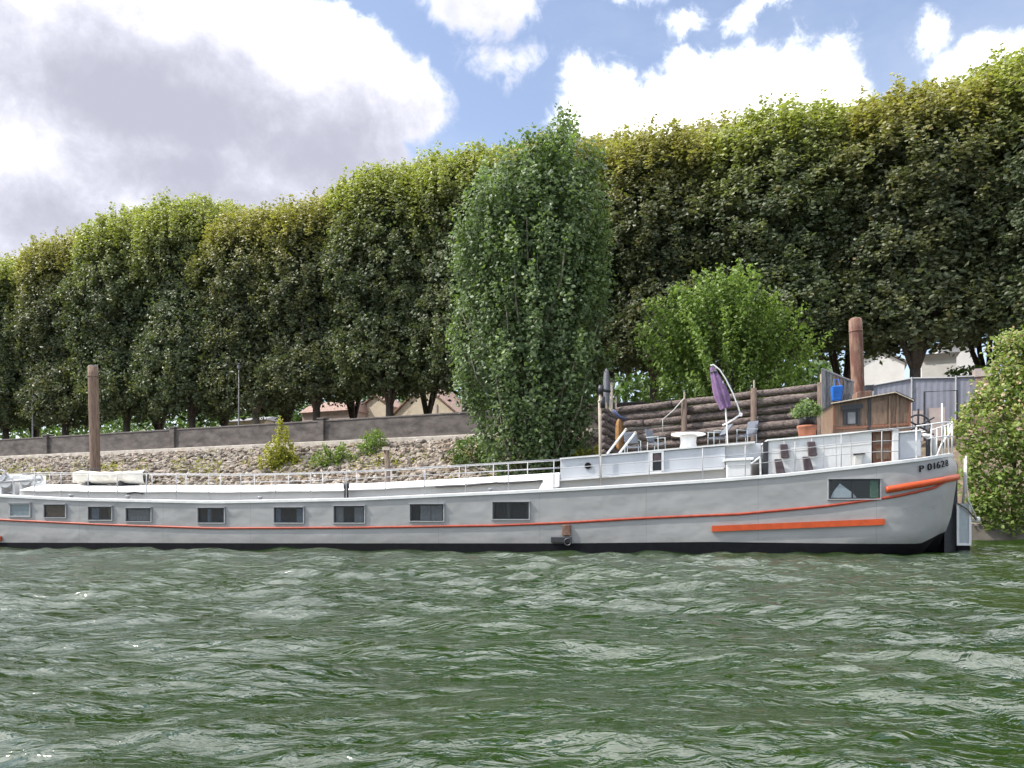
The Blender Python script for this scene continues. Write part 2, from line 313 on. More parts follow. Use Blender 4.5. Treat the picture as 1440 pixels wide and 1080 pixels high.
# ------------------------------------------------------------------ water
def build_water():
    rng = np.random.default_rng(3)
    rr = [0.6]
    while rr[-1] < 75: rr.append(rr[-1] * 1.0052)
    while rr[-1] < 900: rr.append(rr[-1] * 1.25)
    rr = np.array(rr)
    th = np.concatenate([np.linspace(-math.pi, -0.82, 60, endpoint=False), np.linspace(-0.82, 0.82, 900), np.linspace(0.82, math.pi, 61)[1:]])
    Rg, T = np.meshgrid(rr, th, indexing='ij'); X = Rg * np.sin(T); Y = Rg * np.cos(T)
    Z = np.zeros_like(X); DX = np.zeros_like(X); DY = np.zeros_like(X)
    cell = Rg * 0.0052
    wx = 0.55 * np.sin(0.33 * X + 0.21 * Y + 1.0) + 0.45 * np.sin(-0.19 * X + 0.41 * Y + 2.2) + 0.2 * np.sin(0.9 * X - 0.7 * Y)
    wy = 0.55 * np.sin(0.27 * X - 0.30 * Y + 0.4) + 0.4 * np.sin(0.46 * X + 0.13 * Y + 4.0)
    gust = 0.75 + 0.25 * np.sin(0.22 * X - 0.35 * Y + 0.7) + 0.18 * np.sin(0.63 * X + 0.5 * Y + 2)
    for i in range(150):
        lam = 0.11 * (30.0 ** rng.random()); k = 2 * math.pi / lam
        a = R(-100) + rng.normal(0, 0.5) if rng.random() < 0.8 else rng.random() * 2 * math.pi
        kx, ky = k * math.cos(a), k * math.sin(a)
        slope = 0.034 * float(np.interp(math.log(lam), [math.log(.11), math.log(.3), math.log(.6), math.log(1.3), math.log(3.3)], [1.0, 1.2, 1.2, 0.95, 0.42]))
        amp = slope / k * np.clip(lam / cell / 3.0 - 0.6, 0, 1)
        if lam < 1.0: amp = amp * gust
        ph = kx * (X + 0.5 * wx) + ky * (Y + 0.5 * wy) + rng.random() * 6.283
        s, c = np.sin(ph), np.cos(ph)
        Z += amp * c; DX -= 0.7 * amp * s * math.cos(a); DY -= 0.7 * amp * s * math.sin(a)
    fade = np.clip(Rg / 1.5, 0.2, 1)
    Z *= fade; X = X + DX * fade; Y = Y + DY * fade
    n0, n1 = X.shape
    co_ = np.stack([X, Y, Z], -1).reshape(-1, 3)
    i = np.arange(n0 - 1)[:, None] * n1; j = np.arange(n1 - 1)[None, :]
    q = np.stack([i + j, i + n1 + j, i + n1 + j + 1, i + j + 1], -1).reshape(-1, 4)
    me = bpy.data.meshes.new('river_water'); fast_mesh(me, co_, q, True)
    m = bpy.data.materials.new('river'); m.use_nodes = True; MATS['river'] = m
    t = NT(m.node_tree); b = t.n['Principled BSDF']
    b.inputs['IOR'].default_value = 1.55; b.inputs['Roughness'].default_value = 0.085
    pos = t.new('ShaderNodeNewGeometry').outputs['Position']
    c = t.mix(t.ramp(t.noise(pos, 0.22, 4, 0.6), 0.35, 0.65), (0.009, 0.024, 0.003), (0.015, 0.032, 0.005))
    t.put(b.inputs['Base Color'], c)
    h = t.m('ADD', t.noise(t.scale(pos, (0.75, 1.5, 1)), 7.0, 3, 0.55, 0.8), t.m('MULTIPLY', t.noise(t.scale(pos, (0.8, 1.3, 1)), 2.4, 2, 0.5, 0.4), 2.0))
    bn = t.new('ShaderNodeBump'); bn.inputs['Strength'].default_value = 0.65; bn.inputs['Distance'].default_value = 0.045
    t.put(bn.inputs['Height'], h); t.l.new(bn.outputs[0], b.inputs['Normal'])
    me.materials.append(m)
    o = bpy.data.objects.new('river_water', me); C.objects.link(o); tag(o, kind='structure')

def fast_mesh(me, verts, faces, smooth=False):
    nv, nf, k = len(verts), len(faces), faces.shape[1]
    me.vertices.add(nv); me.vertices.foreach_set('co', np.ascontiguousarray(verts, np.float32).ravel())
    me.loops.add(nf * k); me.loops.foreach_set('vertex_index', np.ascontiguousarray(faces, np.int32).ravel())
    me.polygons.add(nf); me.polygons.foreach_set('loop_start', np.arange(0, nf * k, k, dtype=np.int32))
    me.polygons.foreach_set('use_smooth', np.full(nf, smooth, bool)); me.update(calc_edges=True)
build_water()

# ------------------------------------------------------------------ bank and embankment
S0, S1 = -70.0, 150.0
def strip(name, prof, m, s0=S0, s1=S1, n=110, jitter=0.0, seed=1):
    rng = random.Random(seed); rows = []
    for i in range(n + 1):
        s = s0 + (s1 - s0) * i / n
        rows.append([wp(s, t + rng.uniform(-1, 1) * jitter * (0 < j < len(prof) - 1), z + rng.uniform(-1, 1) * jitter * (0 < j < len(prof) - 1)) for j, (t, z) in enumerate(prof)])
    b = MB().grid(rows); return b.build(name, m)
slope_prof = [(-7.9 + 7.9 * i / 10, 0.95 + 6.09 * i / 10) for i in range(11)]
tag(strip('river_bank', slope_prof, 'bank_soil', jitter=0.12), kind='structure')
tag(strip('quay', [(-9.5, -1.5), (-9.5, 0.68), (-9.42, 0.75), (-8.2, 0.76), (-7.9, 0.95)], 'quay_concrete'), kind='structure')
tag(strip('kerb_ledge', [(-0.32, 6.6), (-0.30, 7.16), (-0.26, 7.2), (0.75, 7.22)], 'kerb_stone'), kind='structure')
g = MB(); q = [wp(S0 - 300, 0.7, 7.6), wp(S1 + 300, 0.7, 7.6), wp(S1 + 900, 1500, 7.6), wp(S0 - 900, 1500, 7.6)]
g.add(q, [(0, 1, 2, 3)]); tag(g.build('promenade_ground', 'gravel'), kind='structure')

wall = thing('parapet_wall', 'long dark brown concrete parapet wall with pilasters above the stony river bank', 'wall', wp(0, 0), WROT)
pil_px = [-220, -85, 66, 244, 453, 700, 985]
ss = [S0] + [at_off(p, 0)[0] for p in pil_px] + [at_off(1235, 0)[0]]
for a, b in zip(ss[:-1], ss[1:]):
    MB().span((a, 0.0, 7.22), (b, 0.34, 8.80)).build('wall_panel', 'wall_concrete', wall)
    MB().span((a + 0.002, -0.05, 8.80), (b, 0.40, 8.92)).build('coping', 'coping_stone', wall, bevel=0.02)
for a in ss[1:-1]:
    pl = MB().span((a - 0.28, -0.22, 7.22), (a + 0.28, 0.45, 8.98)).build('pilaster', 'wall_concrete', wall, bevel=0.03)
    MB().span((a - 0.34, -0.28, 8.98), (a + 0.34, 0.5, 9.10)).build('pilaster_cap', 'coping_stone', pl, bevel=0.02)

def build_riprap():
    rng = np.random.default_rng(5)
    phi = (1 + 5 ** 0.5) / 2
    iv = np.array([(-1, phi, 0), (1, phi, 0), (-1, -phi, 0), (1, -phi, 0), (0, -1, phi), (0, 1, phi), (0, -1, -phi), (0, 1, -phi), (phi, 0, -1), (phi, 0, 1), (-phi, 0, -1), (-phi, 0, 1)]) / 1.9
    fi = np.array([(0, 11, 5), (0, 5, 1), (0, 1, 7), (0, 7, 10), (0, 10, 11), (1, 5, 9), (5, 11, 4), (11, 10, 2), (10, 7, 6), (7, 1, 8), (3, 9, 4), (3, 4, 2), (3, 2, 6), (3, 6, 8), (3, 8, 9), (4, 9, 5), (2, 4, 11), (6, 2, 10), (8, 6, 7), (9, 8, 1)])
    s_lo, s_hi = at_off(-60, -2)[0], at_off(860, -2)[0]; n = 8200
    V = []; Fa = []; tint = []
    for i in range(n):
        s = rng.uniform(s_lo, s_hi); t = -0.35 - 6.6 * rng.random() ** 1.25
        z = 7.04 + t * 6.09 / 7.9
        size = np.array([rng.uniform(0.15, 0.34), rng.uniform(0.13, 0.25), rng.uniform(0.09, 0.17)]) * rng.choice([0.7, 1, 1, 1.25])
        a = rng.uniform(0, 6.28); ca, sa = math.cos(a), math.sin(a)
        v = iv * (1 + rng.normal(0, 0.16, (12, 1))) * size
        tl = rng.uniform(-0.5, 0.9); ct, st = math.cos(tl), math.sin(tl)
        v = np.stack([v[:, 0], v[:, 1] * ct - v[:, 2] * st, v[:, 1] * st + v[:, 2] * ct], -1)
        v = np.stack([v[:, 0] * ca - v[:, 1] * sa, v[:, 0] * sa + v[:, 1] * ca, v[:, 2]], -1)
        p = wp(s, t, z + 0.06); V.append(v + np.array(p)); Fa.append(fi + 12 * i); tint.append(rng.random())
    me = bpy.data.meshes.new('riprap_stones'); fast_mesh(me, np.concatenate(V), np.concatenate(Fa))
    at = me.attributes.new('tone', 'FLOAT', 'FACE'); at.data.foreach_set('value', np.repeat(np.array(tint, np.float32), 20))
    m = bpy.data.materials.new('riprap'); m.use_nodes = True; t = NT(m.node_tree); b = t.n['Principled BSDF']; b.inputs['Roughness'].default_value = 0.9
    a_ = t.new('ShaderNodeAttribute'); a_.attribute_name = 'tone'
    cr = t.new('ShaderNodeValToRGB'); t.l.new(a_.outputs['Fac'], cr.inputs[0])
    e = cr.color_ramp.elements; e[0].color = (0.12, 0.10, 0.085, 1); e[1].color = (0.46, 0.43, 0.385, 1)
    for pos, c in ((0.3, (0.25, 0.215, 0.18, 1)), (0.6, (0.31, 0.275, 0.23, 1)), (0.8, (0.33, 0.25, 0.20, 1))):
        x = e.new(pos); x.color = c
    oc = t.new('ShaderNodeTexCoord').outputs['Object']
    t.put(b.inputs['Base Color'], t.mix(t.ramp(t.noise(oc, 5, 5, 0.6), 0.35, 0.7, 0, 0.6), cr.outputs[0], (0.24, 0.20, 0.16)))
    me.materials.append(m); o = bpy.data.objects.new('riprap_stones', me); C.objects.link(o); tag(o, kind='stuff')
build_riprap()

# ------------------------------------------------------------------ foliage
def leaves(name, m, cen, out, n_per, spread, size, seed, up=0.4, young=None, odd=0.03, droop=0.0, aspect=0.6, parent=None, stretch=(1, 1, 1), jitter=0.9):
    """many small leaf faces scattered round twig centres"""
    rng = np.random.default_rng(seed); N = len(cen) * n_per
    c = np.repeat(cen, n_per, 0); o = np.repeat(out, n_per, 0)
    off = rng.normal(0, 1, (N, 3)) * spread * np.array(stretch); p = c + off
    nrm = o + rng.normal(0, jitter, (N, 3)); nrm[:, 2] += up; nrm /= np.linalg.norm(nrm, axis=1)[:, None] + 1e-9
    a = rng.normal(0, 1, (N, 3)); a[:, 2] -= droop; a -= nrm * (a * nrm).sum(1)[:, None]; a /= np.linalg.norm(a, axis=1)[:, None] + 1e-9
    b = np.cross(nrm, a); L = size * rng.uniform(0.6, 1.35, (N, 1)); W = L * aspect * 0.5
    v = np.stack([p - a * L / 2, p + b * W - nrm * L * 0.08, p + a * L / 2, p - b * W - nrm * L * 0.08], 1).reshape(-1, 3)
    f = np.arange(4 * N).reshape(N, 4)
    me = bpy.data.meshes.new(name); fast_mesh(me, v, f)
    col = np.zeros((N, 4), np.float32); col[:, 3] = 1
    clump = np.repeat(rng.random(len(cen)), n_per)
    col[:, 0] = np.clip(0.5 * clump + 0.5 * rng.random(N), 0, 1)
    if young is not None: col[:, 1] = np.clip(np.repeat(young, n_per) * rng.uniform(0.5, 1.3, N), 0, 1)
    col[:, 2] = (rng.random(N) < odd) * rng.uniform(0.4, 1, N)
    at = me.attributes.new('leaf', 'FLOAT_COLOR', 'FACE'); at.data.foreach_set('color', col.ravel())
    me.materials.append(MATS[m]); ob = bpy.data.objects.new(name, me); C.objects.link(ob)
    if parent is not None: ob.parent = parent
    return ob

def crown_points(rng, n, w, dp, h, prof, lump=0.14, shell=0.22, shoots=0.0):
    """twig centres through the outer shell of a crown whose half width at height z is prof(z)"""
    k = 26; lz = rng.random(k); la = rng.uniform(0, 6.283, k); lr = rng.normal(0, lump, k)
    cen = []; out = []; z01 = []
    while len(cen) < n:
        z = rng.random(); a = rng.uniform(0, 6.283); r = prof(z)
        if rng.random() > 0.25 + 0.75 * r: continue
        da = np.abs((la - a + math.pi) % 6.283 - math.pi)
        g = 1 + (lr * np.exp(-(da / 0.6) ** 2 - ((lz - z) / 0.10) ** 2)).sum()
        q = r * g * (1 - shell * abs(rng.normal(0, 1)))
        x, y = math.cos(a) * w * q, math.sin(a) * dp * q
        cen.append((x, y, z * h)); dz = (z - 0.45) * 1.2
        o = np.array([math.cos(a), math.sin(a), dz]); out.append(o / np.linalg.norm(o)); z01.append(z)
    return np.array(cen), np.array(out), np.array(z01)

def plane_prof(z):
    if z < 0.12: return 0.62 + 0.38 * (z / 0.12) ** 0.6
    if z < 0.72: return 1.0
    q = (z - 0.72) / 0.28; return max(0.0, 1 - q ** 2.8) ** 0.5

PLANE_H, PLANE_W, PLANE_D = 19.0, 5.3, 4.2
def plane_crown(seed, m):
    rng = np.random.default_rng(seed)
    cen, out, z = crown_points(rng, 1250, PLANE_W, PLANE_D, PLANE_H, plane_prof, 0.17, 0.15)
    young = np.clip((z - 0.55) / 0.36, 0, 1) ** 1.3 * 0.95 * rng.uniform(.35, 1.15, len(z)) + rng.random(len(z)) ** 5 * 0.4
    # upright shoots over the top
    ns = 520; a = rng.uniform(0, 6.283, ns); rad = np.sqrt(rng.random(ns)) * 0.97
    zt = np.array([max(t for t in np.linspace(0.7, 1, 61) if plane_prof(t) >= min(r, 0.98) or t == 0.7) for r in rad])
    sh = []; so_ = []
    for i in range(ns):
        L = rng.uniform(0.5, 1.9) * (1.0 if rng.random() > 0.15 else 1.5)
        for q in np.arange(0, L, 0.32):
            sh.append((math.cos(a[i]) * PLANE_W * rad[i] + rng.normal(0, .05), math.sin(a[i]) * PLANE_D * rad[i], zt[i] * PLANE_H - 0.1 + q)); so_.append((math.cos(a[i]) * .5, math.sin(a[i]) * .5, .8))
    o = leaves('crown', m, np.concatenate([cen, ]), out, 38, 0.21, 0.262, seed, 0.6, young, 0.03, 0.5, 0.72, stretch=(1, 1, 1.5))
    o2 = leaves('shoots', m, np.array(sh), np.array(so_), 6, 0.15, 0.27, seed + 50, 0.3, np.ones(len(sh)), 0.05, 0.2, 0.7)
    inner, io, _ = crown_points(rng, 480, PLANE_W * 0.66, PLANE_D * 0.62, PLANE_H * 0.93, plane_prof, 0.05, 0.15)
    o3 = leaves('inside', m, inner, io, 30, 0.55, 0.40, seed + 90, 0.2, None, 0.0)
    return merge([o, o2, o3], 'crown')

def merge(obs, name):
    """one mesh from several leaf meshes"""
    V, Fc, A, off = [], [], [], 0
    for o in obs:
        me = o.data; n = len(me.vertices); v = np.empty(n * 3, np.float32); me.vertices.foreach_get('co', v)
        l = np.empty(len(me.loops), np.int32); me.loops.foreach_get('vertex_index', l)
        c = np.empty(len(me.polygons) * 4, np.float32); me.attributes['leaf'].data.foreach_get('color', c)
        V.append(v.reshape(-1, 3)); Fc.append(l.reshape(-1, 4) + off); A.append(c); off += n
    me = bpy.data.meshes.new(name); fast_mesh(me, np.concatenate(V), np.concatenate(Fc))
    at = me.attributes.new('leaf', 'FLOAT_COLOR', 'FACE'); at.data.foreach_set('color', np.concatenate(A))
    me.materials.append(obs[0].data.materials[0])
    for o in obs: bpy.data.objects.remove(o)
    ob = bpy.data.objects.new(name, me); C.objects.link(ob); return ob

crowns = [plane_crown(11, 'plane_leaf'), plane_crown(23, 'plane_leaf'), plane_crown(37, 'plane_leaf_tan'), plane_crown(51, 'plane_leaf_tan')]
crown_used = [False] * 4
def trunk_mb(h, r, rng, lean=0.0, fork=3.2):
    b = MB(); top = Vector((lean * fork, 0, fork))
    b.tube([(0, 0, -0.3), (0.02, 0, 0.4), (lean * fork * .5, 0, fork * .5), top], [r * 1.35, r * 1.05, r * 0.95, r * 0.9], 12)
    for k in range(5):
        a = k * 1.2566 + rng.uniform(-.4, .4); sp = rng.uniform(1.2, 2.6)
        p1 = top + Vector((math.cos(a) * sp * .45, math.sin(a) * sp * .45, 2.6)); p2 = top + Vector((math.cos(a) * sp, math.sin(a) * sp, h * rng.uniform(.45, .62)))
        b.tube([top - Vector((0, 0, .3)), p1, p2, p2 + Vector((math.cos(a) * .3, math.sin(a) * .3, h * .2))], [r * .62, r * .5, r * .3, r * .08], 8)
    return b
GZ = 7.6
ENV = ([-300, -75, 8, 92, 178, 232, 320, 375, 445, 500, 560, 655, 780, 870, 940, 1010, 1090, 1150, 1215, 1290, 1370, 1440, 1540, 1800],
       [470, 415, 372, 343, 310, 288, 290, 305, 290, 268, 238, 222, 205, 196, 194, 178, 164, 166, 148, 132, 108, 86, 55, -40])
def plane_tree(px, t, label, group, var, dtop=0, width=1.0, lean=0.0, base=11.4, pale=False, rnd=None):
    rng = random.Random(int(px * 7 + t * 13)); s, d = at_off(px, t)
    top = CH + (HZ - lerp(px, *ENV) - dtop) * d / F - 1.05
    o = thing('plane_tree', label, 'tree', wp(s, t, GZ), rng.uniform(-0.3, 0.3) + (math.pi if rng.random() < .5 else 0) + WROT, group)
    trunk_mb(top - GZ - 6, 0.36, rng, lean).build('trunk', 'bark_pale' if pale else 'bark', o, True)
    c0 = crowns[var]
    if crown_used[var]: c = c0.copy(); C.objects.link(c)
    else: c = c0; crown_used[var] = True
    c.parent = o; c.location = (lean * 3, 0, base - GZ); c.scale = (width, 1.0, (top - base) / PLANE_H)
    return o
front = [(-160, 0, 'front row plane tree mostly cut off by the left edge'),
         (-75, 2, 'plane tree of the front row with its crown reaching in at the left edge'),
         (8, 1, 'light topped plane tree over the left end of the parapet wall'),
         (92, 3, 'tan topped plane tree directly left of the tall brown mooring pile'),
         (178, 0, 'green plane tree directly right of the tall brown mooring pile'),
         (270, 1, 'rounded green plane tree over the third wall pilaster from the left'),
         (360, 2, 'yellow tipped plane tree above the tall yellow weed on the bank'),
         (445, 3, 'narrow tan tipped plane tree over the wall pilaster left of the cream house'),
         (548, 0, 'broad dark plane tree standing in front of the cream gabled house'),
         (655, 1, 'plane tree half hidden behind the left edge of the tall poplar'),
         (780, 2, 'plane tree almost wholly hidden behind the tall poplar'),
         (920, 3, 'brown tipped plane tree directly right of the tall poplar'),
         (1085, 0, 'plane tree rising behind the bright green maple'),
         (1287, 2, 'big dark plane tree with its trunk showing over the grey metal fence'),
         (1500, 1, 'tallest plane tree, at the right edge of the photo, behind the flowering shrub')]
for px, var, lab in front:
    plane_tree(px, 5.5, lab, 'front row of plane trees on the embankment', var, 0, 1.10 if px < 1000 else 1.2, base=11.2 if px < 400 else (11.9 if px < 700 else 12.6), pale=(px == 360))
back = [-118, -30, 50, 135, 224, 315, 403, 497, 601, 718, 850, 1003, 1186, 1390, 1640]
names = ['far left edge of the photo', 'left edge beside the first lamp post', 'gap over the left pilaster', 'gap right behind the brown mooring pile', 'gap over the green hedge', 'gap above the second lamp post',
         'gap left of the tile roofed house', 'gap above the tile roofed house', 'gap right of the cream house', 'gap covered by the poplar', 'gap just right of the poplar', 'gap over the bright green maple',
         'gap left of the rusty pile', 'gap above the white building', 'right edge beyond the flowering shrub']
for i, px in enumerate(back):
    plane_tree(px, 14.5, 'back row plane tree seen in the ' + names[i], 'back row of plane trees on the embankment', (i * 3 + 1) % 4, 7, 1.1, base=14.2)

def limb_tree_trunk(h, r, spread, n, seed, name, m, parent, base=0.0):
    rng = random.Random(seed); b = MB(); b.tube([(0, 0, -0.4), (0, 0, h * .25), (0.1, 0, h * .6), (0, 0.1, h * .9)], [r, r * .8, r * .45, r * .1], 10)
    for k in range(n):
        a = k * 2.4; z = h * (.12 + .5 * k / n); L = spread * rng.uniform(.5, .85)
        b.tube([(0, 0, z), (math.cos(a) * L * .4, math.sin(a) * L * .4, z + h * .10), (math.cos(a) * L * .75, math.sin(a) * L * .75, z + h * .28)], [r * .4, r * .25, r * .05], 6)
    return b.build(name, m, parent, True)

# tall poplar leaning over the bank
def build_poplar():
    s, d = at_off(748, -5.2); z0 = 2.9; h = CH + (HZ - 172) * d / F - z0
    o = thing('poplar_tree', 'tall broad grey green poplar rising from the bank in front of the plane trees', 'tree', wp(s, -5.2, z0))
    limb_tree_trunk(h, 0.45, 3.4, 14, 4, 'trunk', 'bark', o)
    k = d / F
    rng = np.random.default_rng(8); cen = []; out = []; yg = []
    OX = [632, 645, 662, 684, 702, 715, 728, 742, 756, 770, 785, 799, 813, 827, 842, 855, 862]
    OY = [360, 312, 276, 252, 238, 208, 186, 204, 214, 198, 172, 152, 168, 206, 232, 268, 330]
    limbs = MB()
    for i in range(235):
        lower = rng.random() < .60
        if lower: sg = rng.choice([-1, 1]); py = rng.uniform(255, 640); px = (lerp(py, [255, 335, 420, 560, 640], [680, 640, 632, 638, 664]) if sg < 0 else lerp(py, [255, 335, 420, 560, 640], [838, 852, 862, 854, 840])); px += (748 - px) * rng.random() ** 1.5
        else: px = rng.uniform(634, 860); py = lerp(px, OX, OY) + rng.random() ** 2.2 * 150
        x = (px - 748) * k; w = lerp(py, [160, 260, 500, 640], [.8, 3.2, 4.4, 2.6])
        y = -math.sqrt(max(0.05, 1 - (x / (118 * k)) ** 2)) * w * rng.uniform(.6, 1.05) if rng.random() < .7 else rng.uniform(-.5, .8) * w
        tip = Vector((x, y, max(1.0, CH + (HZ - py) * k - z0))); L = min(tip.z * .8, rng.uniform(3.0, 6.0))
        root = Vector((x * rng.uniform(.35, .6), y * rng.uniform(.35, .6), tip.z - L)); bend = (tip + root) / 2 + Vector((x * .10, y * .10, -L * .10))
        n = int(L / .34); tone = rng.random() ** 2 * .7
        for q in np.linspace(.12, 1, n):
            p = root * (1 - q) ** 2 + bend * 2 * q * (1 - q) + tip * q * q; fat = .55 * (1 - q) ** .7 + .12
            cen.append((p.x + rng.normal(0, fat * .5), p.y + rng.normal(0, fat * .5), p.z)); out.append((x * .2, y * .2 - .2, .45)); yg.append(tone * rng.random() + .25 * q ** 3)
        if i % 4 == 0: limbs.tube([Vector((x * .06, y * .06, max(.4, root.z - 2.5))), root, bend, tip.lerp(bend, .3)], [.14, .09, .05, .02], 6)
    limbs.build('limbs', 'bark_pale', o, True)
    leaves('crown', 'poplar_leaf', np.array(cen), np.array(out), 15, .24, .26, 5, .35, np.array(yg), .08, .3, .75, o, (1, 1, 1.5))
    inner, io, _ = crown_points(rng, 420, 62 * k, 2.2, h * .86, lambda z: .7 + .3 * math.sin(min(1, z * 1.3) * 3.0), .05, .2)
    leaves('inner_foliage', 'poplar_leaf', inner, io, 10, .5, .5, 6, .2, None, 0, 0, .7, o)
build_poplar()

def build_maple():
    s, d = at_off(1028, -3.0); z0 = 5.0; k = d / F
    o = thing('maple_tree', 'bright light green young tree with upright shoots behind the log wall', 'tree', wp(s, -3.0, z0))
    limb_tree_trunk(7.5, .16, 3.2, 10, 9, 'trunk', 'bark', o)
    rng = np.random.default_rng(12); cen = []; out = []; yg = []
    outline = ([900, 915, 940, 965, 990, 1015, 1035, 1060, 1085, 1110, 1130, 1155], [440, 425, 415, 400, 385, 385, 380, 398, 420, 432, 455, 490])
    for i in range(165):
        px = rng.uniform(893, 1156); py = lerp(px, *outline) + rng.uniform(0, 1) ** 2.0 * 130 + rng.uniform(-10, 14)
        tip = Vector(((px - 1028) * k, rng.normal(0, 1.0), CH + (HZ - py) * k - z0)); L = rng.uniform(2.0, 3.6)
        root = Vector((tip.x * .55 + rng.normal(0, .15), tip.y * .6, tip.z - L))
        for q in np.linspace(0, 1, 15):
            p = root.lerp(tip, q); cen.append(p); dx = np.array((tip.x * .25, -.4, .5)); out.append(dx / np.linalg.norm(dx)); yg.append(.15 + .5 * q * rng.random())
    c = leaves('crown', 'maple_leaf', np.array(cen), np.array(out), 9, .15, .24, 6, .25, np.array(yg), .04, .3, .7, o)
build_maple()

def bush(name, label, cat, loc, rx, ry, rz, m, seed, n=260, per=14, size=.22, spread=.22, group=None, odd=.03, young=.5, stem='bark', lump=.2):
    o = thing(name, label, cat, loc, 0, group); rng = np.random.default_rng(seed)
    pr = lambda z: (max(0, 1 - (abs(z - .38) / .62) ** 2.2)) ** .5
    cen, out, z = crown_points(rng, n, rx, ry, rz, pr, lump, .18)
    leaves('foliage', m, cen, out, per, spread, size, seed, .4, z * young, odd, .2, .65, o)
    r2 = random.Random(seed); b = MB()
    for k in range(6):
        a = k * 1.05; b.tube([(0, 0, -.2), (math.cos(a) * rx * .3, math.sin(a) * ry * .3, rz * .35), (math.cos(a) * rx * .6, math.sin(a) * ry * .6, rz * .7)], [rz * .02, rz * .014, .01], 6)
    b.build('stem', stem, o, True); return o

def build_shrub():
    s, d = at_off(1425, -8.6); z0 = .8; k = d / F
    o = thing('flowering_shrub', 'tall light green shrub with pale pink blossom beside the barge stern', 'shrub', wp(s, -8.6, z0))
    rng = np.random.default_rng(31); cen = []; out = []; yg = []
    ol = ([470, 500, 540, 575, 600, 640, 680, 715, 742], [1412, 1396, 1380, 1352, 1338, 1350, 1354, 1362, 1384])
    for i in range(1500):
        py = rng.uniform(474, 744); xl = np.interp(py, *ol); xr = 1590 - (py < 520) * (520 - py) * 1.2
        px = xl + (xr - xl) * rng.random() ** 1.1; edge = min(1, (px - xl) / 90)
        y = -rng.random() ** .5 * 2.3 * (.25 + .75 * edge) * np.interp(py, [470, 540, 700, 745], [.4, 1, 1, .7]) + rng.normal(0, .25)
        cen.append(((px - 1425) * k, y, CH + (HZ - py) * k - z0)); out.append((-.25, -.8, .35)); yg.append(max(0, rng.normal(.25, .25)) * (1 if py < 640 else .6))
    cen = np.array(cen)
    leaves('foliage', 'shrub_leaf', cen, np.array(out), 15, .19, .22, 15, .5, np.array(yg), .04, .4, .65, o)
    sel = cen[(cen[:, 2] > 4.2) & (cen[:, 0] < 1.6)]
    leaves('blossom', 'shrub_leaf', sel[:230] + np.array((-.05, -.18, .1)), np.tile((-.2, -.8, .4), (len(sel[:230]), 1)), 5, .16, .15, 16, .5, np.full(len(sel[:230]), .9), .75, .1, .8, o)
    limb_tree_trunk(6.0, .13, 2.2, 9, 3, 'stem', 'bark', o)
build_shrub()

# weeds and little shrubs on the bank
def on_slope(px, t): s, d = at_off(px, t); return wp(s, t, 7.04 + t * 6.09 / 7.9)
def stalks(label, px, t, spec, m, seed, size=.2):
    o = thing('bank_shrub', label, 'shrub', on_slope(px, t)); rng = np.random.default_rng(seed); cen = []; out = []; yg = []; b = MB()
    for x, h, lean in spec:
        y = rng.normal(0, .25); p0 = Vector((x, y, -.2)); p1 = Vector((x + lean, y - .1, h)); b.tube([p0, p1], [.03, .01], 6)
        for q in np.linspace(.05, 1, int(h / .08)):
            p = p0.lerp(p1, q); w = .34 * (1 - q) ** .6 + .06; cen.append((p.x + rng.normal(0, w * .6), p.y + rng.normal(0, w * .6), p.z)); out.append((rng.normal(0, .4), -.5, .5)); yg.append(.25 + .8 * q * rng.random())
    b.build('stem', 'bark', o, True); leaves('foliage', m, np.array(cen), np.array(out), 12, .11, size, seed, .4, np.array(yg), .03, .3, .55, o)
stalks('tall yellow weed shooting up as a spire in front of the parapet wall', 395, -2.6, [(0, 3.7, .05), (.15, 3.1, .2), (-.3, 2.4, -.15), (-.6, 1.8, -.2), (.5, 2.0, .25), (.8, 1.3, .3), (-.9, 1.2, -.3), (-1.3, .8, -.2), (.3, 1.4, 0), (-.2, 1.2, 0), (1.1, .8, .2), (-.7, 1.0, 0)], 'weed_leaf', 41)
stalks('low bright green bush on the stony bank behind the railing', 470, -2.6, [(-1.0, 1.0, -.2), (-.6, 1.5, -.1), (-.2, 1.2, 0), (.2, 1.4, .1), (.6, 1.6, .1), (1.0, 1.0, .2), (1.5, .7, .2), (-1.5, .6, -.2), (.4, 1.0, 0), (-.4, .9, .1)], 'maple_leaf', 43)
bush('bank_shrub', 'small round green bush right below the parapet wall', 'shrub', on_slope(524, -1.4), .9, .7, 1.7, 'maple_leaf', 44, 90, 12, .19, .14)
bush('bank_shrub', 'dull green bush at the foot of the poplar, left side', 'shrub', on_slope(668, -3.0), 1.6, 1.0, 1.9, 'hedge_leaf', 45, 140, 12, .2, .16)
bush('bank_shrub', 'yellow green bush between the poplar and the end of the log wall', 'shrub', on_slope(828, -5.0), 1.3, 1.0, 2.2, 'weed_leaf', 46, 140, 12, .2, .16)
def build_weeds():
    rng = np.random.default_rng(77); cen = []
    for i in range(1200):
        px = rng.uniform(-60, 850); t = -2.5 + rng.normal(0, .55) if rng.random() < .8 else rng.uniform(-5, -.5)
        if t > -.5: continue
        if 0.5 + .5 * math.sin(px * .05) + .3 * math.sin(px * .13) < rng.random() * 1.1: continue
        p = on_slope(px, t); cen.append((p.x, p.y, p.z + .12))
    cen = np.array(cen); w = leaves('bank_weeds', 'weed_leaf', cen, np.tile((0, -.4, .6), (len(cen), 1)), 12, .2, .2, 78, .5, rng.random(len(cen)), .12, .0, .4)
    tag(w, kind='stuff')
build_weeds()

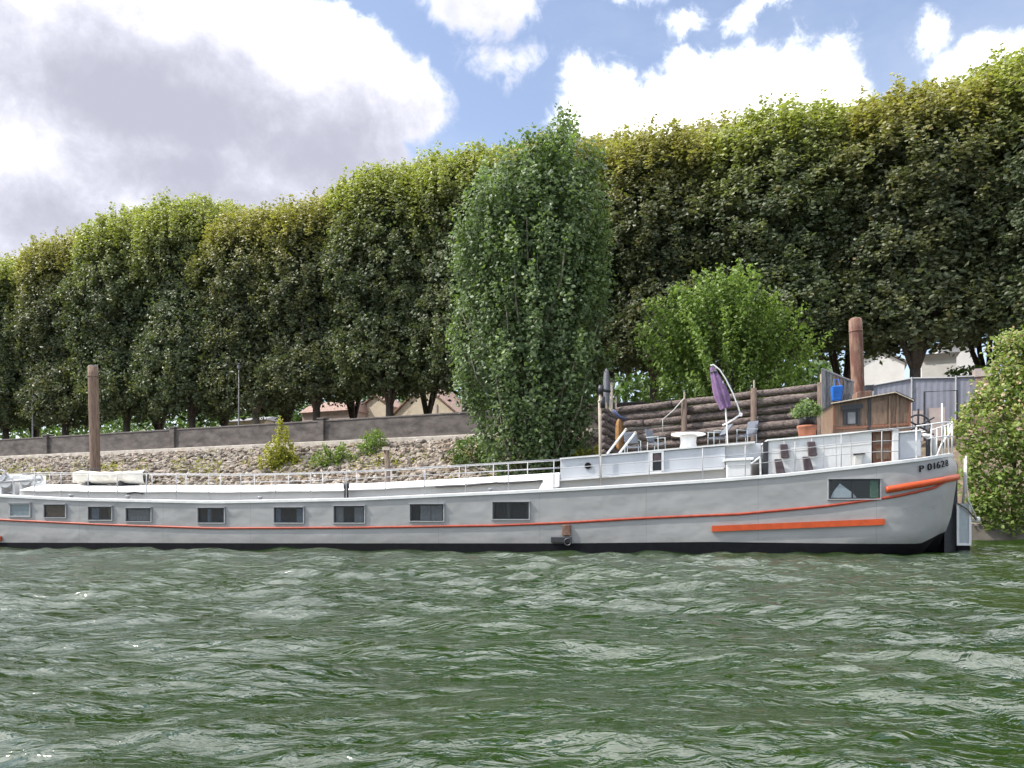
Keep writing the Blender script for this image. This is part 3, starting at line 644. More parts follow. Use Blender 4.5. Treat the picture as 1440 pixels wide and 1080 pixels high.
# hedges and bushes under the trees
for i, (px, t, w, h, lab) in enumerate([(150, 30, 3.6, 6.6, 'sunlit hedge bush under the trees just right of the brown mooring pile'), (215, 30, 3.4, 6.4, 'sunlit hedge bush seen below the green plane tree right of the pile'),
        (278, 30, 3.2, 6.6, 'sunlit hedge bush above the third wall pilaster'), (90, 30, 3.4, 6.2, 'sunlit hedge bush left of the brown mooring pile'), (5, 22, 2.0, 3.6, 'pale green bush over the wall at the left edge'),
        (405, 26, 2.2, 5.2, 'green bush left of the tile roofed house'), (590, 16, 1.6, 2.3, 'small dark bush in front of the cream house'), (1360, 9, 2.0, 3.6, 'dark green bush in front of the white building')]):
    s, d = at_off(px, t); bush('hedge_bush', lab, 'bush', wp(s, t, GZ), w, 1.6, h, 'hedge_leaf', 60 + i, 170, 12, .34, .28, 'bushes behind the plane trees')
# dim woodland farther back
def build_wood():
    rng = np.random.default_rng(90); cen = []; out = []
    for i in range(5600):
        px = rng.uniform(-200, 1650); t = 46 + rng.normal(0, 2); s, d = at_off(px, t)
        if 1180 < px < 1420: continue
        p = wp(s, t, GZ + rng.random() * 12); cen.append(p); out.append((0, -1, .2))
    w = leaves('far_wood', 'hedge_leaf', np.array(cen), np.array(out), 8, .9, .95, 91, .3, None, .02); tag(w, kind='stuff')
build_wood()

# ------------------------------------------------------------------ houses behind the trees
def house(label, px0, px1, py_eave, py_ridge, t, depth, wallm, roofm, extras=None, gable=True):
    s0, d0 = at_off(px0, t); s1, d1 = at_off(px1, t); d = (d0 + d1) / 2
    ze = CH + (HZ - py_eave) * d / F - GZ; zr = CH + (HZ - py_ridge) * d / F - GZ; w = s1 - s0
    o = thing('house', label, 'house', wp((s0 + s1) / 2, t, GZ), WROT)
    b = MB(); x = w / 2
    if gable:
        b.add([(-x, 0, 0), (x, 0, 0), (x, 0, ze), (0, 0, zr), (-x, 0, ze), (-x, depth, 0), (x, depth, 0), (x, depth, ze), (0, depth, zr), (-x, depth, ze)],
              [(0, 1, 2, 3, 4), (9, 8, 7, 6, 5), (0, 5, 6, 1), (1, 6, 7, 2), (0, 4, 9, 5), (2, 7, 8, 3), (3, 8, 9, 4)])
        b.build('wall', wallm, o)
        r = MB()
        for sg in (-1, 1):
            r.hexa([(0, -.3, zr + .03), (sg * (x + .35), -.3, ze - .1), (sg * (x + .35), depth + .3, ze - .1), (0, depth + .3, zr + .03)], [(0, -.3, zr + .22), (sg * (x + .35), -.3, ze + .1), (sg * (x + .35), depth + .3, ze + .1), (0, depth + .3, zr + .22)])
        r.build('roof', roofm, o)
    else:
        b.span((-x, 0, 0), (x, depth, ze)); b.build('wall', wallm, o)
        r = MB(); r.hexa([(-x - .3, -.4, ze + .004), (x + .3, -.4, ze + .004), (x + .3, depth + .4, ze + .004), (-x - .3, depth + .4, ze + .004)], [(-x + .2, depth * .3, zr), (x - .2, depth * .3, zr), (x - .2, depth * .7, zr), (-x + .2, depth * .7, zr)])
        r.build('roof', roofm, o)
    return o, x, ze, zr
h1, x, ze, zr = house('cream rendered gabled house with a dark arched niche, seen under the trees', 553, 640, 583, 541, 36, 8, 'house_cream', 'roof_tile')
b = MB(); cx = x * .42
b.add([(cx + .75 * math.cos(a), yy, 2.4 + (.75 * math.sin(a))) for yy in (-.04, .02) for a in np.linspace(0, math.pi, 12)] , [tuple(range(12)), tuple(range(23, 11, -1))] + [(i, i + 1, i + 13, i + 12) for i in range(11)])
b.span((cx - .75, -.05, .5), (cx + .75, .01, 2.4)); b.build('arched_niche', 'black_steel', h1)
MB().span((cx - .12, -.09, 3.3), (cx + .12, -.003, ze + 1.2)).build('rain_pipe', 'pink_plaster', h1)
h2, x, ze, zr = house('small pinkish house with a red tile roof, seen under the trees', 425, 492, 579, 562, 34, 7, 'pink_plaster', 'roof_tile', gable=False)
for k in (-.5, .3): f = MB().span((x * k - .5, -.05, 1.3), (x * k + .5, .02, 2.9)).build('window', 'frame_paint', h2); MB().span((x * k - .42, -.07, 1.4), (x * k + .42, -.051, 2.8)).build('pane', 'glass_back', f)
h3, x, ze, zr = house('little house with a red roof gable just left of the cream house', 506, 550, 574, 556, 38, 5, 'house_cream', 'roof_tile')
MB().span((-.6, -.05, 1.2), (.6, .02, 2.6)).build('window', 'glass_back', h3)
h4, x, ze, zr = house('low white building seen right of the dark trunk over the metal fence', 1296, 1345, 498, 494, 30, 8, 'house_white', 'roof_zinc', gable=False)
f = MB().span((-x * .6, -.05, 2.0), (x * .1, .02, 3.4)).build('window', 'frame_paint', h4); MB().span((-x * .56, -.07, 2.1), (x * .06, -.051, 3.3)).build('pane', 'glass_back', f)
h5, x, ze, zr = house('taller white building behind the low white one, with a grey window band', 1318, 1372, 482, 478, 40, 9, 'house_white', 'roof_zinc', gable=False)
f = MB().span((-x * .8, -.05, ze - 2.2), (-x * .05, .02, ze - 1.0)).build('window', 'frame_paint', h5); MB().span((-x * .77, -.07, ze - 2.1), (-x * .08, -.051, ze - 1.1)).build('pane', 'glass_back', f)
h6, x, ze, zr = house('white gabled house glimpsed between the rusty pile and the dark trunk', 1198, 1272, 512, 492, 44, 8, 'house_white', 'roof_zinc')
MB().span((-x * .5, -.05, 3.0), (-x * .1, .02, 4.6)).build('window', 'glass_back', h6)
h7, x, ze, zr = house('pale house far behind the left trees, glimpsed above the wall right of the lamp post', 318, 372, 592, 585, 34, 7, 'house_cream', 'roof_zinc', gable=False)
MB().span((-x * .5, -.05, 1.0), (-x * .1, .02, 2.4)).build('window', 'glass_back', h7)

# lamp posts on the promenade
def lamp(px, t, h, lab):
    s, d = at_off(px, t); o = thing('street_lamp', lab, 'street lamp', wp(s, t, GZ), 0, 'street lamps on the promenade')
    MB().lathe((0, 0, 0), [(.16, 0), (.16, .3), (.09, .4), (.07, h * .5), (.05, h)], 12).build('pole', 'roof_zinc', o, True)
    MB().lathe((0, 0, h), [(.05, 0), (.14, .1), (.18, .25), (.14, .42), (.05, .5)], 14).build('lamp_glass', 'lamp_glass', o, True)
    MB().lathe((0, 0, h + .48), [(.20, 0), (.14, .08), (.03, .14)], 14).build('lamp_cap', 'roof_zinc', o, True)
lamp(46, 2.4, 7.2, 'slim grey street lamp under the trees at the left edge')
lamp(336, 2.4, 6.6, 'slim grey street lamp under the trees above the middle of the parapet wall')

# ------------------------------------------------------------------ log wall, posts and fences on the bank
LT0, LT1 = -6.6, -6.9
def log_line(px, py, t): s, d = at_off(px, t); z = CH + (HZ - py) * d / F; p = wp(s, t, z); return p
A = log_line(866, 572, LT0); B = log_line(1160, 537, LT1)
lw = thing('log_wall', 'weathered timber wall of stacked horizontal logs behind the garden chairs', 'wall', (A.x, A.y, 0))
rl = random.Random(4)
def stack(p0, p1, z0, n, r, seg):
    for k in range(n):
        za = -r - k * 2 * r * .97; a = Vector((p0.x, p0.y, p0.z + za)); b = Vector((p1.x, p1.y, p1.z + za)); cuts = sorted(rl.uniform(.1, .9) for _ in range(seg))
        ends = [0.0] + cuts + [1.0]
        for c0, c1 in zip(ends[:-1], ends[1:]):
            if c1 - c0 < .03: continue
            q0, q1 = a.lerp(b, c0), a.lerp(b, c1); off = Vector((0, rl.uniform(-.10, .10), rl.uniform(-.05, .05))); m = 7
            pts = [q0.lerp(q1, i / m) + off + Vector((0, rl.uniform(-.03, .03), rl.uniform(-.022, .022))) - Vector((A.x, A.y, 0)) for i in range(m + 1)]
            MB().tube(pts, [r * rl.uniform(.9, 1.0) * (.86 + .24 * ((k * 37) % 10) / 10) for _ in pts], 12).build('log', 'log_wood', lw, True)
stack(A, B, 0, 15, .235, 1)
A2 = log_line(846, 569, -7.6); stack(A2, A + Vector((.05, -.15, -.45)), 0, 13, .22, 0)
for px, ph in ((962, 562), (1060, 546), (1154, 538)):
    p = log_line(px, ph, -6.85 - .35); MB().tube([(p.x - A.x, p.y - A.y, .6), (p.x - A.x, p.y - A.y, p.z)], .17, 12).build('post', 'post_wood', lw, True)
    MB().tube([(p.x - A.x + .02, p.y - A.y, p.z - .1), (p.x - A.x + .02, p.y - A.y, p.z + .45)], .05, 8).build('post_pin', 'pale_wood', lw)

def standing(name, label, cat, base, parts):
    o = thing(name, label, cat, base)
    for n, m, mb, sm in parts: mb.build(n, m, o, sm)
    return o
# gear at the left end of the log wall
p = log_line(844, 640, -8.0); k = at_off(844, -8.0)[1] / F
standing('mooring_pole', 'pale slim pole with a black bracket at the left end of the log wall', 'pole', p, [
    ('pole', 'pale_wood', MB().tube([(0, 0, -3.6), (0, 0, 86 * k)], .085, 10), True),
    ('bracket', 'black_steel', MB().tube([(0, 0, 86 * k), (.05, 0, 98 * k)], .17, 10).tube([(0, 0, 92 * k), (.6, .1, 90 * k)], .09, 8).tube([(.12, 0, 82 * k), (.12, 0, 66 * k)], .16, 8), True)])
def blade(label, px, y0, y1, wpx, m, t, name, cat, tilt=0.0):
    p = log_line(px, y1, t); k = at_off(px, t)[1] / F; h = (y1 - y0) * k; w = wpx * k / 2; b = MB(); rows = []
    n = 18; prof = [(w * (max(0.0, 1 - abs(2 * i / n - 1) ** 3.0)) ** .5 + .01, i / n * h) for i in range(n + 1)]
    for sg in (1, -1): rows.append([(x * sg, 0, z) for x, z in prof])
    vs = []; fs = []
    for x, z in prof: vs += [(-x + tilt * z, 0, z), (0 + tilt * z, -.06, z), (x + tilt * z, 0, z), (tilt * z, .06, z)]
    for i in range(n): fs += [(4 * i + j, 4 * i + (j + 1) % 4, 4 * i + 4 + (j + 1) % 4, 4 * i + 4 + j) for j in range(4)]
    b.add(vs, fs + [(3, 2, 1, 0), (4 * n, 4 * n + 1, 4 * n + 2, 4 * n + 3)]); o = thing(name, label, cat, p)
    b.build('blade', m, o, True); return o, k, h
o, k, h = blade('upright grey oar with a pointed blade standing behind the pale pole', 853, 518, 572, 9, 'oar_grey', -7.3, 'oar', 'oar'); MB().tube([(0, 0, -2.8), (0, 0, .4)], .06, 8).build('shaft', 'pale_wood', o)
o, k, h = blade('orange brown board leaning on its end against the log wall', 871, 588, 634, 11, 'board_orange', -7.9, 'kayak', 'kayak'); MB().span((-.03, -.08, .2), (.03, -.055, h - .2)).build('keel_strip', 'post_wood', o)
p = log_line(859, 575, -6.2); standing('fence_post', 'pale wooden post rising behind the grey oar', 'post', p, [('post', 'pale_wood', MB().tube([(0, 0, -4), (0, 0, 1.6)], .13, 10), True), ('post_top', 'post_wood', MB().tube([(0, 0, 1.6), (0, 0, 1.68)], .15, 10), True)])
p = log_line(866, 575, -6.0); standing('fence_post', 'thin short pale post right of the grey oar', 'post', p, [('post', 'pale_wood', MB().tube([(0, 0, -4), (0, 0, .75)], .06, 8), True), ('post_top', 'post_wood', MB().tube([(0, 0, .75), (0, 0, .8)], .07, 8), True)])
a, c = log_line(862, 577, -8.2), log_line(880, 590, -7.6)
tag(MB().tube([a, (a + c) / 2 + Vector((0, 0, -.1)), c], .09, 8).build('tarp_roll', 'rope_blue', None, True), 'rolled blue grey tarp slung across the corner of the log wall', 'tarp')
a, c, e = log_line(962, 560, -7.4), log_line(932, 590, -7.7), log_line(932, 612, -7.7)
tag(MB().tube([a, (a + c) / 2 + Vector((0, 0, -.08)), c, e], .03, 6).build('mooring_rope', 'rope_white', None, True), 'pale rope hanging from a post of the log wall down to the left chair', 'rope')
# metal sheet fence at the right
mf = thing('metal_fence', 'blue grey sheet metal fence with a stepped top right of the wooden cabin', 'fence', wp(0, 0), WROT)
def fence_panel(pxa, pxb, ya, yb, ybot, t, m='sheet_metal', name='panel'):
    sa, da = at_off(pxa, t); sb, db = at_off(pxb, t); za = CH + (HZ - ya) * da / F; zb_ = CH + (HZ - yb) * db / F; z0 = CH + (HZ - ybot) * (da + db) / 2 / F
    b = MB(); n = max(3, int((sb - sa) / .28)); rows = [[], []]
    for i in range(2 * n + 1):
        f = i / (2 * n); y = t + (.008 if i % 2 else -.008); s = sa + (sb - sa) * f
        rows[0].append((s, y, z0)); rows[1].append((s, y, za + (zb_ - za) * f))
    b.grid(rows); b.grid([[(x, y + .05, z) for x, y, z in r] for r in rows[::-1]]); b.build(name, m, mf)
    MB().tube([(sa, t - .05, za + .03), (sb, t - .05, zb_ + .03)], .05, 8).build('top_rail', 'rail_metal', mf)
    for s, z in ((sa, za), (sb, zb_)): MB().tube([(s, t - .08, z0), (s, t - .08, z + .1)], .05, 8).build('post', 'rail_metal', mf)
fence_panel(1228, 1282, 543, 533, 610, -1.2); fence_panel(1282, 1344, 533, 532, 610, -1.25); fence_panel(1344, 1374, 531, 530, 580, -1.6)
gt = thing('yard_gate', 'dark metal gate frame with pale pink panels in front of the grey metal fence', 'gate', wp(0, 0), WROT)
def zat(px, py, t): s, d = at_off(px, t); return s, CH + (HZ - py) * d / F
s0, z1 = zat(1300, 551, -3); s1, z2 = zat(1346, 549, -3); _, zz = zat(1300, 620, -3)
MB().tube([(s0, -3, zz), (s0, -3, z1), (s1, -3, z2), (s1, -3, zz)], .055, 8).build('gate_frame', 'dark_frame', gt)
for pa, pb, ya, yb in ((1304, 1329, 574, 615), (1284, 1299, 578, 615)):
    sa, za = zat(pa, ya, -2.9); sb, _ = zat(pb, ya, -2.9); MB().span((sa, -2.92, zz), (sb, -2.84, za)).build('panel', 'pink_plaster', gt)
bw = thing('brick_pier', 'brown brick pier at the right end of the grey metal fence', 'pier', wp(0, 0), WROT)
s0, z1 = zat(1371, 532, -1.4); s1, z2 = zat(1392, 532, -1.4); MB().span((s0, -1.9, 5.6), (s1, -.9, z1)).build('pier', 'roof_tile', bw); MB().span((s0 - .06, -1.96, z1), (s1 + .06, -.84, z1 + .45)).build('pier_cap', 'pink_plaster', bw)

# ------------------------------------------------------------------ mooring piles
def pile(px_t, px_b, y_t, y_b, wpx, v, m, label, collar):
    pt, pb = b2w(bl(px_t, y_t, v)), b2w(bl(px_b, y_b, v)); r = wpx / 2 * pt.y / F
    o = thing('mooring_pile', label, 'pile', (pb.x, pb.y, 0)); dz = pt.z - pb.z; lean = (pt - pb) / dz
    lean.y = 0
    at = lambda z: Vector((lean.x * (z - pb.z), 0, z))
    n = 24; pts = [at(-2 + (pt.z + 2) * i / n) for i in range(n + 1)]
    MB().tube(pts, [r * random.uniform(.97, 1.03) for _ in pts], 20).build('shaft', m, o, True)
    MB().tube([at(pt.z), at(pt.z + .05)], [r * .97, r * .8], 20).build('cap', collar, o)
    MB().tube([at(pt.z - .45), at(pt.z - .38)], r * 1.05, 20).build('band', m, o, True)
pile(131, 134, 516, 660, 13.5, 6.2, 'pile_wood', 'tall brown mooring pile behind the bow half of the barge', 'coping_stone')
pile(1202.5, 1207, 450, 560, 17.5, 5.9, 'rust', 'thick rusty steel mooring pile behind the wooden cabin', 'rust')
pa, pb = b2w(bl(543, 628, 6.0)), b2w(bl(547, 676, 6.0))
o = thing('mooring_post', 'short dark wooden post leaning behind the middle of the barge', 'post', (pb.x, pb.y, 0)); dd = pa - pb
MB().tube([Vector((0, 0, pb.z)) - dd * 1.8, Vector((0, 0, pb.z)) + dd], .11, 10).build('shaft', 'post_wood', o, True)
MB().box(Vector((0, 0, pb.z)) + dd * .93, (.3, .3, .12)).build('cap', 'pale_wood', o)

# ------------------------------------------------------------------ the barge
barge = thing('barge', 'long light grey barge houseboat with white deckhouse and orange stripes moored along the bank', 'houseboat', (BO[0], BO[1], 0), BROT)
HB = 2.5
def tab(pts, v=0.0):
    q = [bl(x, y, v) for x, y in pts]; return [p.x for p in q], [p.z for p in q]
G = tab([(-260, 672), (-120, 690), (0, 697), (100, 702), (300, 706), (500, 702), (720, 692), (800, 688), (900, 682), (1000, 676), (1100, 668), (1200, 657), (1300, 645), (1345, 637), (1400, 630)])
ST = tab([(-260, 700), (-120, 722), (0, 731), (150, 738), (300, 743), (500, 742), (700, 739), (800, 735), (900, 729), (1040, 723), (1160, 712), (1260, 698), (1320, 685), (1352, 670), (1400, 660)])
BT = tab([(-260, 758), (0, 763), (400, 764), (800, 764), (1000, 762), (1200, 764.5), (1300, 765), (1335, 752), (1400, 740)])
zg = lambda u: lerp(u, *G); zs_ = lambda u: lerp(u, *ST); zb = lambda u: lerp(u, *BT)
UE, UB = 31.0, -7.2
def half(u, w):                                # w: 0 keel .. 1 gunwale
    ue = UE + lerp(w, [0, .2, .35, .6, .8, 1], [-2.0, -.50, -.17, 0, 0, -.12]); Ls = lerp(w, [0, .3, .6, 1], [4.4, 2.9, 2.6, 2.5])
    h = HB
    if u > ue - Ls: q = min(1, (u - ue + Ls) / Ls); h = HB * max(0, 1 - q ** 2.3) ** (1 / 2.3)
    ub = UB + lerp(w, [0, .5, 1], [1.2, .3, 0]); Lb = 4.5
    if u < ub + Lb: q = min(1, (ub + Lb - u) / Lb); h = min(h, HB * max(0, 1 - q ** 2.0) ** .6)
    return h
# put the stern so that its outline ends at column 1346
us = np.linspace(24, 36, 1200)
def right_edge(): return max(bpx(u, HB - half(u, .7)) for u in us if u <= UE) if True else 0
for _ in range(30): UE += (1346 - max(bpx(u, HB - half(u, .7)) for u in us if u <= UE)) / 60.0
def hull_uv(px, w=.8):                         # (u, v) on the near side of the hull at column px
    best = None
    for u in np.linspace(-7, UE, 2400):
        d = abs(bpx(u, HB - half(u, w)) - px)
        if best is None or d < best[0]: best = (d, u)
    return best[1], HB - half(best[1], w)
def hz(px, py, v): return bl(px, py, v).z
us_st = list(np.linspace(UB, UB + 4.6, 16)) + list(np.linspace(UB + 5.2, UE - 5.2, 44)) + [UE - 5 + 5 * math.sin(math.pi / 2 * i / 30) for i in range(31)]
def levels(u):
    a, b, c, d = -.8, zb(u), zs_(u), zg(u)
    L = [(a, 0), (a * .4 + b * .6 - .05, .14), (b, .30)]
    for i in range(1, 5): L.append((b + (c - b) * i / 4, .30 + .32 * i / 4))
    for i in range(1, 5): L.append((c + (d - c) * i / 4, .62 + .38 * i / 4))
    return L
hb = MB(); rows = []
for u in us_st: rows.append([(u, HB - half(u, w), z) for z, w in levels(u)])
n = len(rows[0]); flat = [p for r in rows for p in r]; far = [(u, 2 * HB - v, z) for u, v, z in flat]
for vs, rev in ((flat, False), (far, True)):
    fs_b, fs_g = [], []
    for i in range(len(rows) - 1):
        for j in range(n - 1):
            f = (i * n + j, (i + 1) * n + j, (i + 1) * n + j + 1, i * n + j + 1); f = f[::-1] if rev else f
            (fs_b if j < 2 else fs_g).append(f)
    o = len(hb.v); hb.v += vs; hb.f += [tuple(k + o for k in f) for f in fs_b + fs_g]; hb.mi += [1] * len(fs_b) + [0] * len(fs_g)
hull = hb.build('hull', ['hull_paint', 'black_paint'], barge, True)
dk = MB(); dk.grid([[(u, HB - half(u, 1) + .02, zg(u) - .04), (u, HB, zg(u) - .02), (u, HB + half(u, 1) - .02, zg(u) - .04)] for u in us_st]); dk.build('deck', 'roof_zinc', barge)
def along(px0, px1, fy, w, out=0.0, n=60):
    r = []
    for i in range(n + 1):
        px = px0 + (px1 - px0) * i / n; u, v = hull_uv(px, w); r.append((u, v - out, bl(px, fy(px), v).z))
    return r
# gunwale lip all round
lip = MB()
for sg in (1, -1):
    R_ = []
    for u in us_st:
        h = half(u, 1); vv = HB - sg * (h + .05); vi = HB - sg * max(0, h - .10); z = zg(u)
        R_.append([(u, vv, z - .05), (u, vv, z + .03), (u, vi, z + .05), (u, vi, z - .05), (u, vv, z - .05)])
    lip.grid(R_)
lip.build('gunwale', 'white_paint', barge)
st = MB()
for sg in (1, -1): st.tube([(u, HB - sg * (half(u, .62) + .01), zs_(u)) for u in us_st], .040, 8)
st.build('rubbing_strake', 'red_paint', barge, True)
u0 = us_st
# orange fender bars
def bar(pts, r, name='fender_bar', flat=None):
    b = MB()
    if flat:
        rr = [[(u, v - .005, z - flat), (u, v - .08, z - flat), (u, v - .08, z + flat), (u, v - .005, z + flat), (u, v - .005, z - flat)] for u, v, z in pts]; b.grid(rr)
        for r_, rev in ((rr[0], 0), (rr[-1], 1)): b.add(r_[:4], [(0, 1, 2, 3) if not rev else (3, 2, 1, 0)])
    else: b.tube(pts, r, 12)
    return b.build(name, 'orange_paint', barge, not flat)
bar(along(1001, 1243, lambda x: lerp(x, [1001, 1243], [743.5, 733.7]), .45, 0, 40), 0, flat=.085)
bar(along(1246, 1345, lambda x: lerp(x, [1246, 1300, 1345], [689, 680, 671]), .78, .03, 40), .095)
bar(along(-150, 3, lambda x: lerp(x, [-150, 3], [752, 757.5]), .4, 0, 20), 0, flat=.085)
# windows in the hull
def hull_window(x0, x1, y0, y1, cur, parts=None, split=False):
    a = bl(x0, y1, 0); b = bl(x1, y0, 0); zl = bl(x0, y0, 0).z; ua, ub, za, zt = a.x, b.x, a.z, zl
    dz = bl(x1, y0 - (y1 - y0) * 0, 0).z - zl
    m = .032
    fr = MB()
    fr.span((ua - m, -.05, za - m), (ub + m, .02, za)).span((ua - m, -.085, zt), (ub + m, .02, zt + m)).span((ua - m, -.05, za), (ua, .02, zt)).span((ub, -.05, za), (ub + m, .02, zt))
    w = MB().span((ua, -.008, za), (ub, .01, zt)).build('window', 'glass_back', barge)
    fr.build('window_frame', 'frame_paint', w)
    inn = MB(); e = .025
    inn.span((ua + .001, -.047, za + .001), (ua + e * 2.2, -.009, zt - .001)).span((ub - e, -.042, za + .001), (ub - .001, -.009, zt - .001)).span((ua + e, -.047, zt - e * 1.8), (ub - e, -.009, zt - .001)).span((ua + e, -.042, za + .001), (ub - e, -.009, za + e))  # dark sash, widened at left and top to stand in for the recess's shadow
    if split: c = (ua + ub) / 2 - .05; inn.span((c - .02, -.043, za + e), (c + .02, -.009, zt - e))
    inn.build('sash_and_reveal_shade', 'dark_frame' if cur != 'curtain_pale' else 'frame_paint', w)
    if cur and parts is None: parts = [(0, 1, cur)]
    for f0, f1, cm in parts or []:
        rows = [[], []]; c0, c1 = ua + e + (ub - ua - 2 * e) * f0, ua + e + (ub - ua - 2 * e) * f1; nn = max(8, int((c1 - c0) / .035))
        for i in range(nn + 1):
            x = c0 + (c1 - c0) * i / nn; y = -.016 + .006 * math.sin(i * 1.9 + f0 * 9) if cm != 'curtain_pale' else -.014
            rows[0].append((x, y, za + e)); rows[1].append((x, y, zt - e))
        MB().grid(rows).build('curtain', cm, w, cm != 'curtain_pale')
    MB().add([(ua + e, -.03, za + e), (ub - e, -.03, za + e), (ub - e, -.03, zt - e), (ua + e, -.03, zt - e)], [(0, 1, 2, 3)]).build('pane', 'window_glass', w)
    return w, (ua, ub, za, zt)
hull_window(14, 43, 708, 726, 'curtain_pale')
hull_window(63, 93, 709.5, 727.5, 'curtain_brown')
hull_window(125, 158, 712.5, 731, None, [(.12, .45, 'curtain_blue'), (.5, .85, 'curtain_dark')])
hull_window(178, 213, 714.5, 733, 'curtain_grey')
hull_window(279, 316, 714, 735, None, [(0, .34, 'curtain_dark'), (.36, .48, 'curtain_blue'), (.55, 1, 'curtain_dark')])
hull_window(386, 427, 713.5, 735, None, [(0, .2, 'curtain_blue'), (.22, .75, 'curtain_dark'), (.8, 1, 'curtain_blue')])
hull_window(470, 513, 711.5, 735, None, [(.04, .3, 'curtain_grey'), (.32, .66, 'curtain_dark'), (.68, .98, 'curtain_grey')])
hull_window(577, 624, 709, 732.5, None, [(.04, .3, 'curtain_dark'), (.3, .62, 'curtain_grey'), (.64, .98, 'curtain_grey')])
hull_window(693, 744, 706, 730, None, [(.03, .38, 'curtain_dark'), (.5, .97, 'curtain_dark')], True)
w10, (ua, ub, za, zt) = hull_window(1165, 1237, 674, 701.5, None, [(.82, .99, 'curtain_green')], True)
W_ = ub - ua; H_ = zt - za
MB().add([(ua + .04 * W_, -.02, za + .03), (ua + .55 * W_, -.02, za + .03), (ua + .48 * W_, -.02, za + .28 * H_), (ua + .22 * W_, -.024, za + .78 * H_), (ua + .09 * W_, -.02, za + .35 * H_)], [(0, 1, 2, 3, 4)]).build('drape', 'curtain_white', w10)
# registration lettering following the curve of the stern
def lettering(txt, x0, x1, y0, y1, size):
    V, Fs = [], []; o = 0; xs = {}
    for i, ch in enumerate(txt):
        if ch == ' ': continue
        px = x0 + (x1 - x0) * (i + .5) / len(txt); py = y0 + (y1 - y0) * (i + .5) / len(txt)
        cu = bpy.data.curves.new('t', 'FONT'); cu.body = ch; cu.size = size; cu.extrude = .004; cu.align_x = 'CENTER'; cu.align_y = 'CENTER'; cu.offset = 0.0
        ob = bpy.data.objects.new('t', cu); C.objects.link(ob); dg = bpy.context.evaluated_depsgraph_get()
        me = bpy.data.meshes.new_from_object(ob.evaluated_get(dg)); bpy.data.objects.remove(ob)
        u, v = hull_uv(px, .92); u2, v2 = hull_uv(px + 8, .92); tdir = Vector((u2 - u, v2 - v, 0)).normalized(); nrm = Vector((tdir.y, -tdir.x, 0))
        shear = (bl(px + 8, py + (y1 - y0) / (x1 - x0) * 8, v).z - bl(px, py, v).z) / max(.01, math.hypot(u2 - u, v2 - v))
        V, Fs, o = [], [], 0; base = Vector((u, v, bl(px, py, v).z)) + nrm * .04
        for q in me.vertices:
            uq = u + tdir.x * q.co.x * 1.15; zq = base.z + q.co.y + shear * .6 * q.co.x; wq = .62 + .38 * (zq - zs_(uq)) / (zg(uq) - zs_(uq))
            V.append(Vector((uq, HB - half(uq, wq), zq)) + nrm * (.04 + q.co.z))
        Fs = [tuple(f.vertices) for f in me.polygons]; nV = len(V); V += [p + tdir * .016 + nrm * .002 for p in V]; Fs += [tuple(k + nV for k in f) for f in Fs]; MB().add(V, Fs).build('painted_letter', 'black_paint', barge)
lettering('P 01628', 1291, 1332, 660.5, 651, .27)
# red box fitting and mooring ring low on the side
a = bl(791, 753, 0); b = bl(803, 738, 0); MB().span((a.x, -.10, a.z), (b.x, -.002, b.z)).build('side_box', 'rust', barge, bevel=.02)
a = bl(775, 763, 0); b = bl(804, 755, 0); MB().span((a.x, -.09, a.z), (b.x, -.003, b.z)).build('hinge_plate', 'black_steel', barge, bevel=.02)
c = bl(799, 762, 0); MB().tube([(c.x + .10 * math.cos(t), -.12, c.z + .10 * math.sin(t)) for t in np.linspace(0, 6.283, 17)], .025, 6).build('mooring_ring', 'black_steel', barge)

# ---- hatch trunk with its crowned white roof
RT = tab([(25, 690), (60, 690), (200, 691.5), (340, 691.5), (500, 689), (610, 683.5), (700, 678.5), (760, 675), (800, 672)], .55)
uT0, uT1 = bl(30, 690, .55).x, bl(772, 675, .55).x
rc = lambda u: lerp(u, *RT)
tu = list(np.linspace(uT0, uT1, 50)); rs = random.Random(2)
MB().grid([[(u, .55, zg(u) - .06), (u, .55, rc(u))] for u in tu]).grid([[(u, 4.45, rc(u)), (u, 4.45, zg(u) - .06)] for u in tu]).build('coaming', 'cream_paint', barge)
rf = MB(); roof_rows = []
for u in tu:
    j = rs.uniform(-.012, .012)
    roof_rows.append([(u, .47, rc(u) - .035 + j), (u, .45, rc(u) + .0 + j), (u, 1.0, rc(u) + .17), (u, 1.7, rc(u) + .27), (u, 2.5, rc(u) + .30), (u, 3.3, rc(u) + .27), (u, 4.0, rc(u) + .17), (u, 4.55, rc(u) + j)])
rf.grid(roof_rows).build('hatch_roof', 'roof_paint', barge)
for u in (uT0, uT1): MB().add([(u, .55, zg(u) - .06), (u, .55, rc(u)), (u, 1.7, rc(u) + .26), (u, 2.5, rc(u) + .29), (u, 3.3, rc(u) + .26), (u, 4.45, rc(u)), (u, 4.45, zg(u) - .06)], [tuple(range(7))]).build('end_wall', 'white_paint', barge)
# loose sheet edges lying on the roof (dark gaps in the photo)
for x0, x1, y0, y1 in ((612, 700, 684.5, 678.5), (700, 762, 679, 675.5)):
    a, b = bl(x0, y0, .43), bl(x1, y1, .43); MB().tube([a, (a + b) / 2 + Vector((0, 0, -.03)), b], .03, 6).build('roof_seam', 'black_steel', barge)
a, b = bl(757, 690, .40), bl(787, 664, .40)
MB().hexa([(a.x, .35, a.z), (b.x, .35, a.z + .1), (b.x, 4.6, a.z + .1), (a.x, 4.6, a.z)], [(a.x + .25, .5, b.z - .02), (b.x, .5, b.z), (b.x, 4.5, b.z), (a.x + .25, 4.5, b.z - .02)]).build('step_box', 'white_paint', barge, bevel=.03)

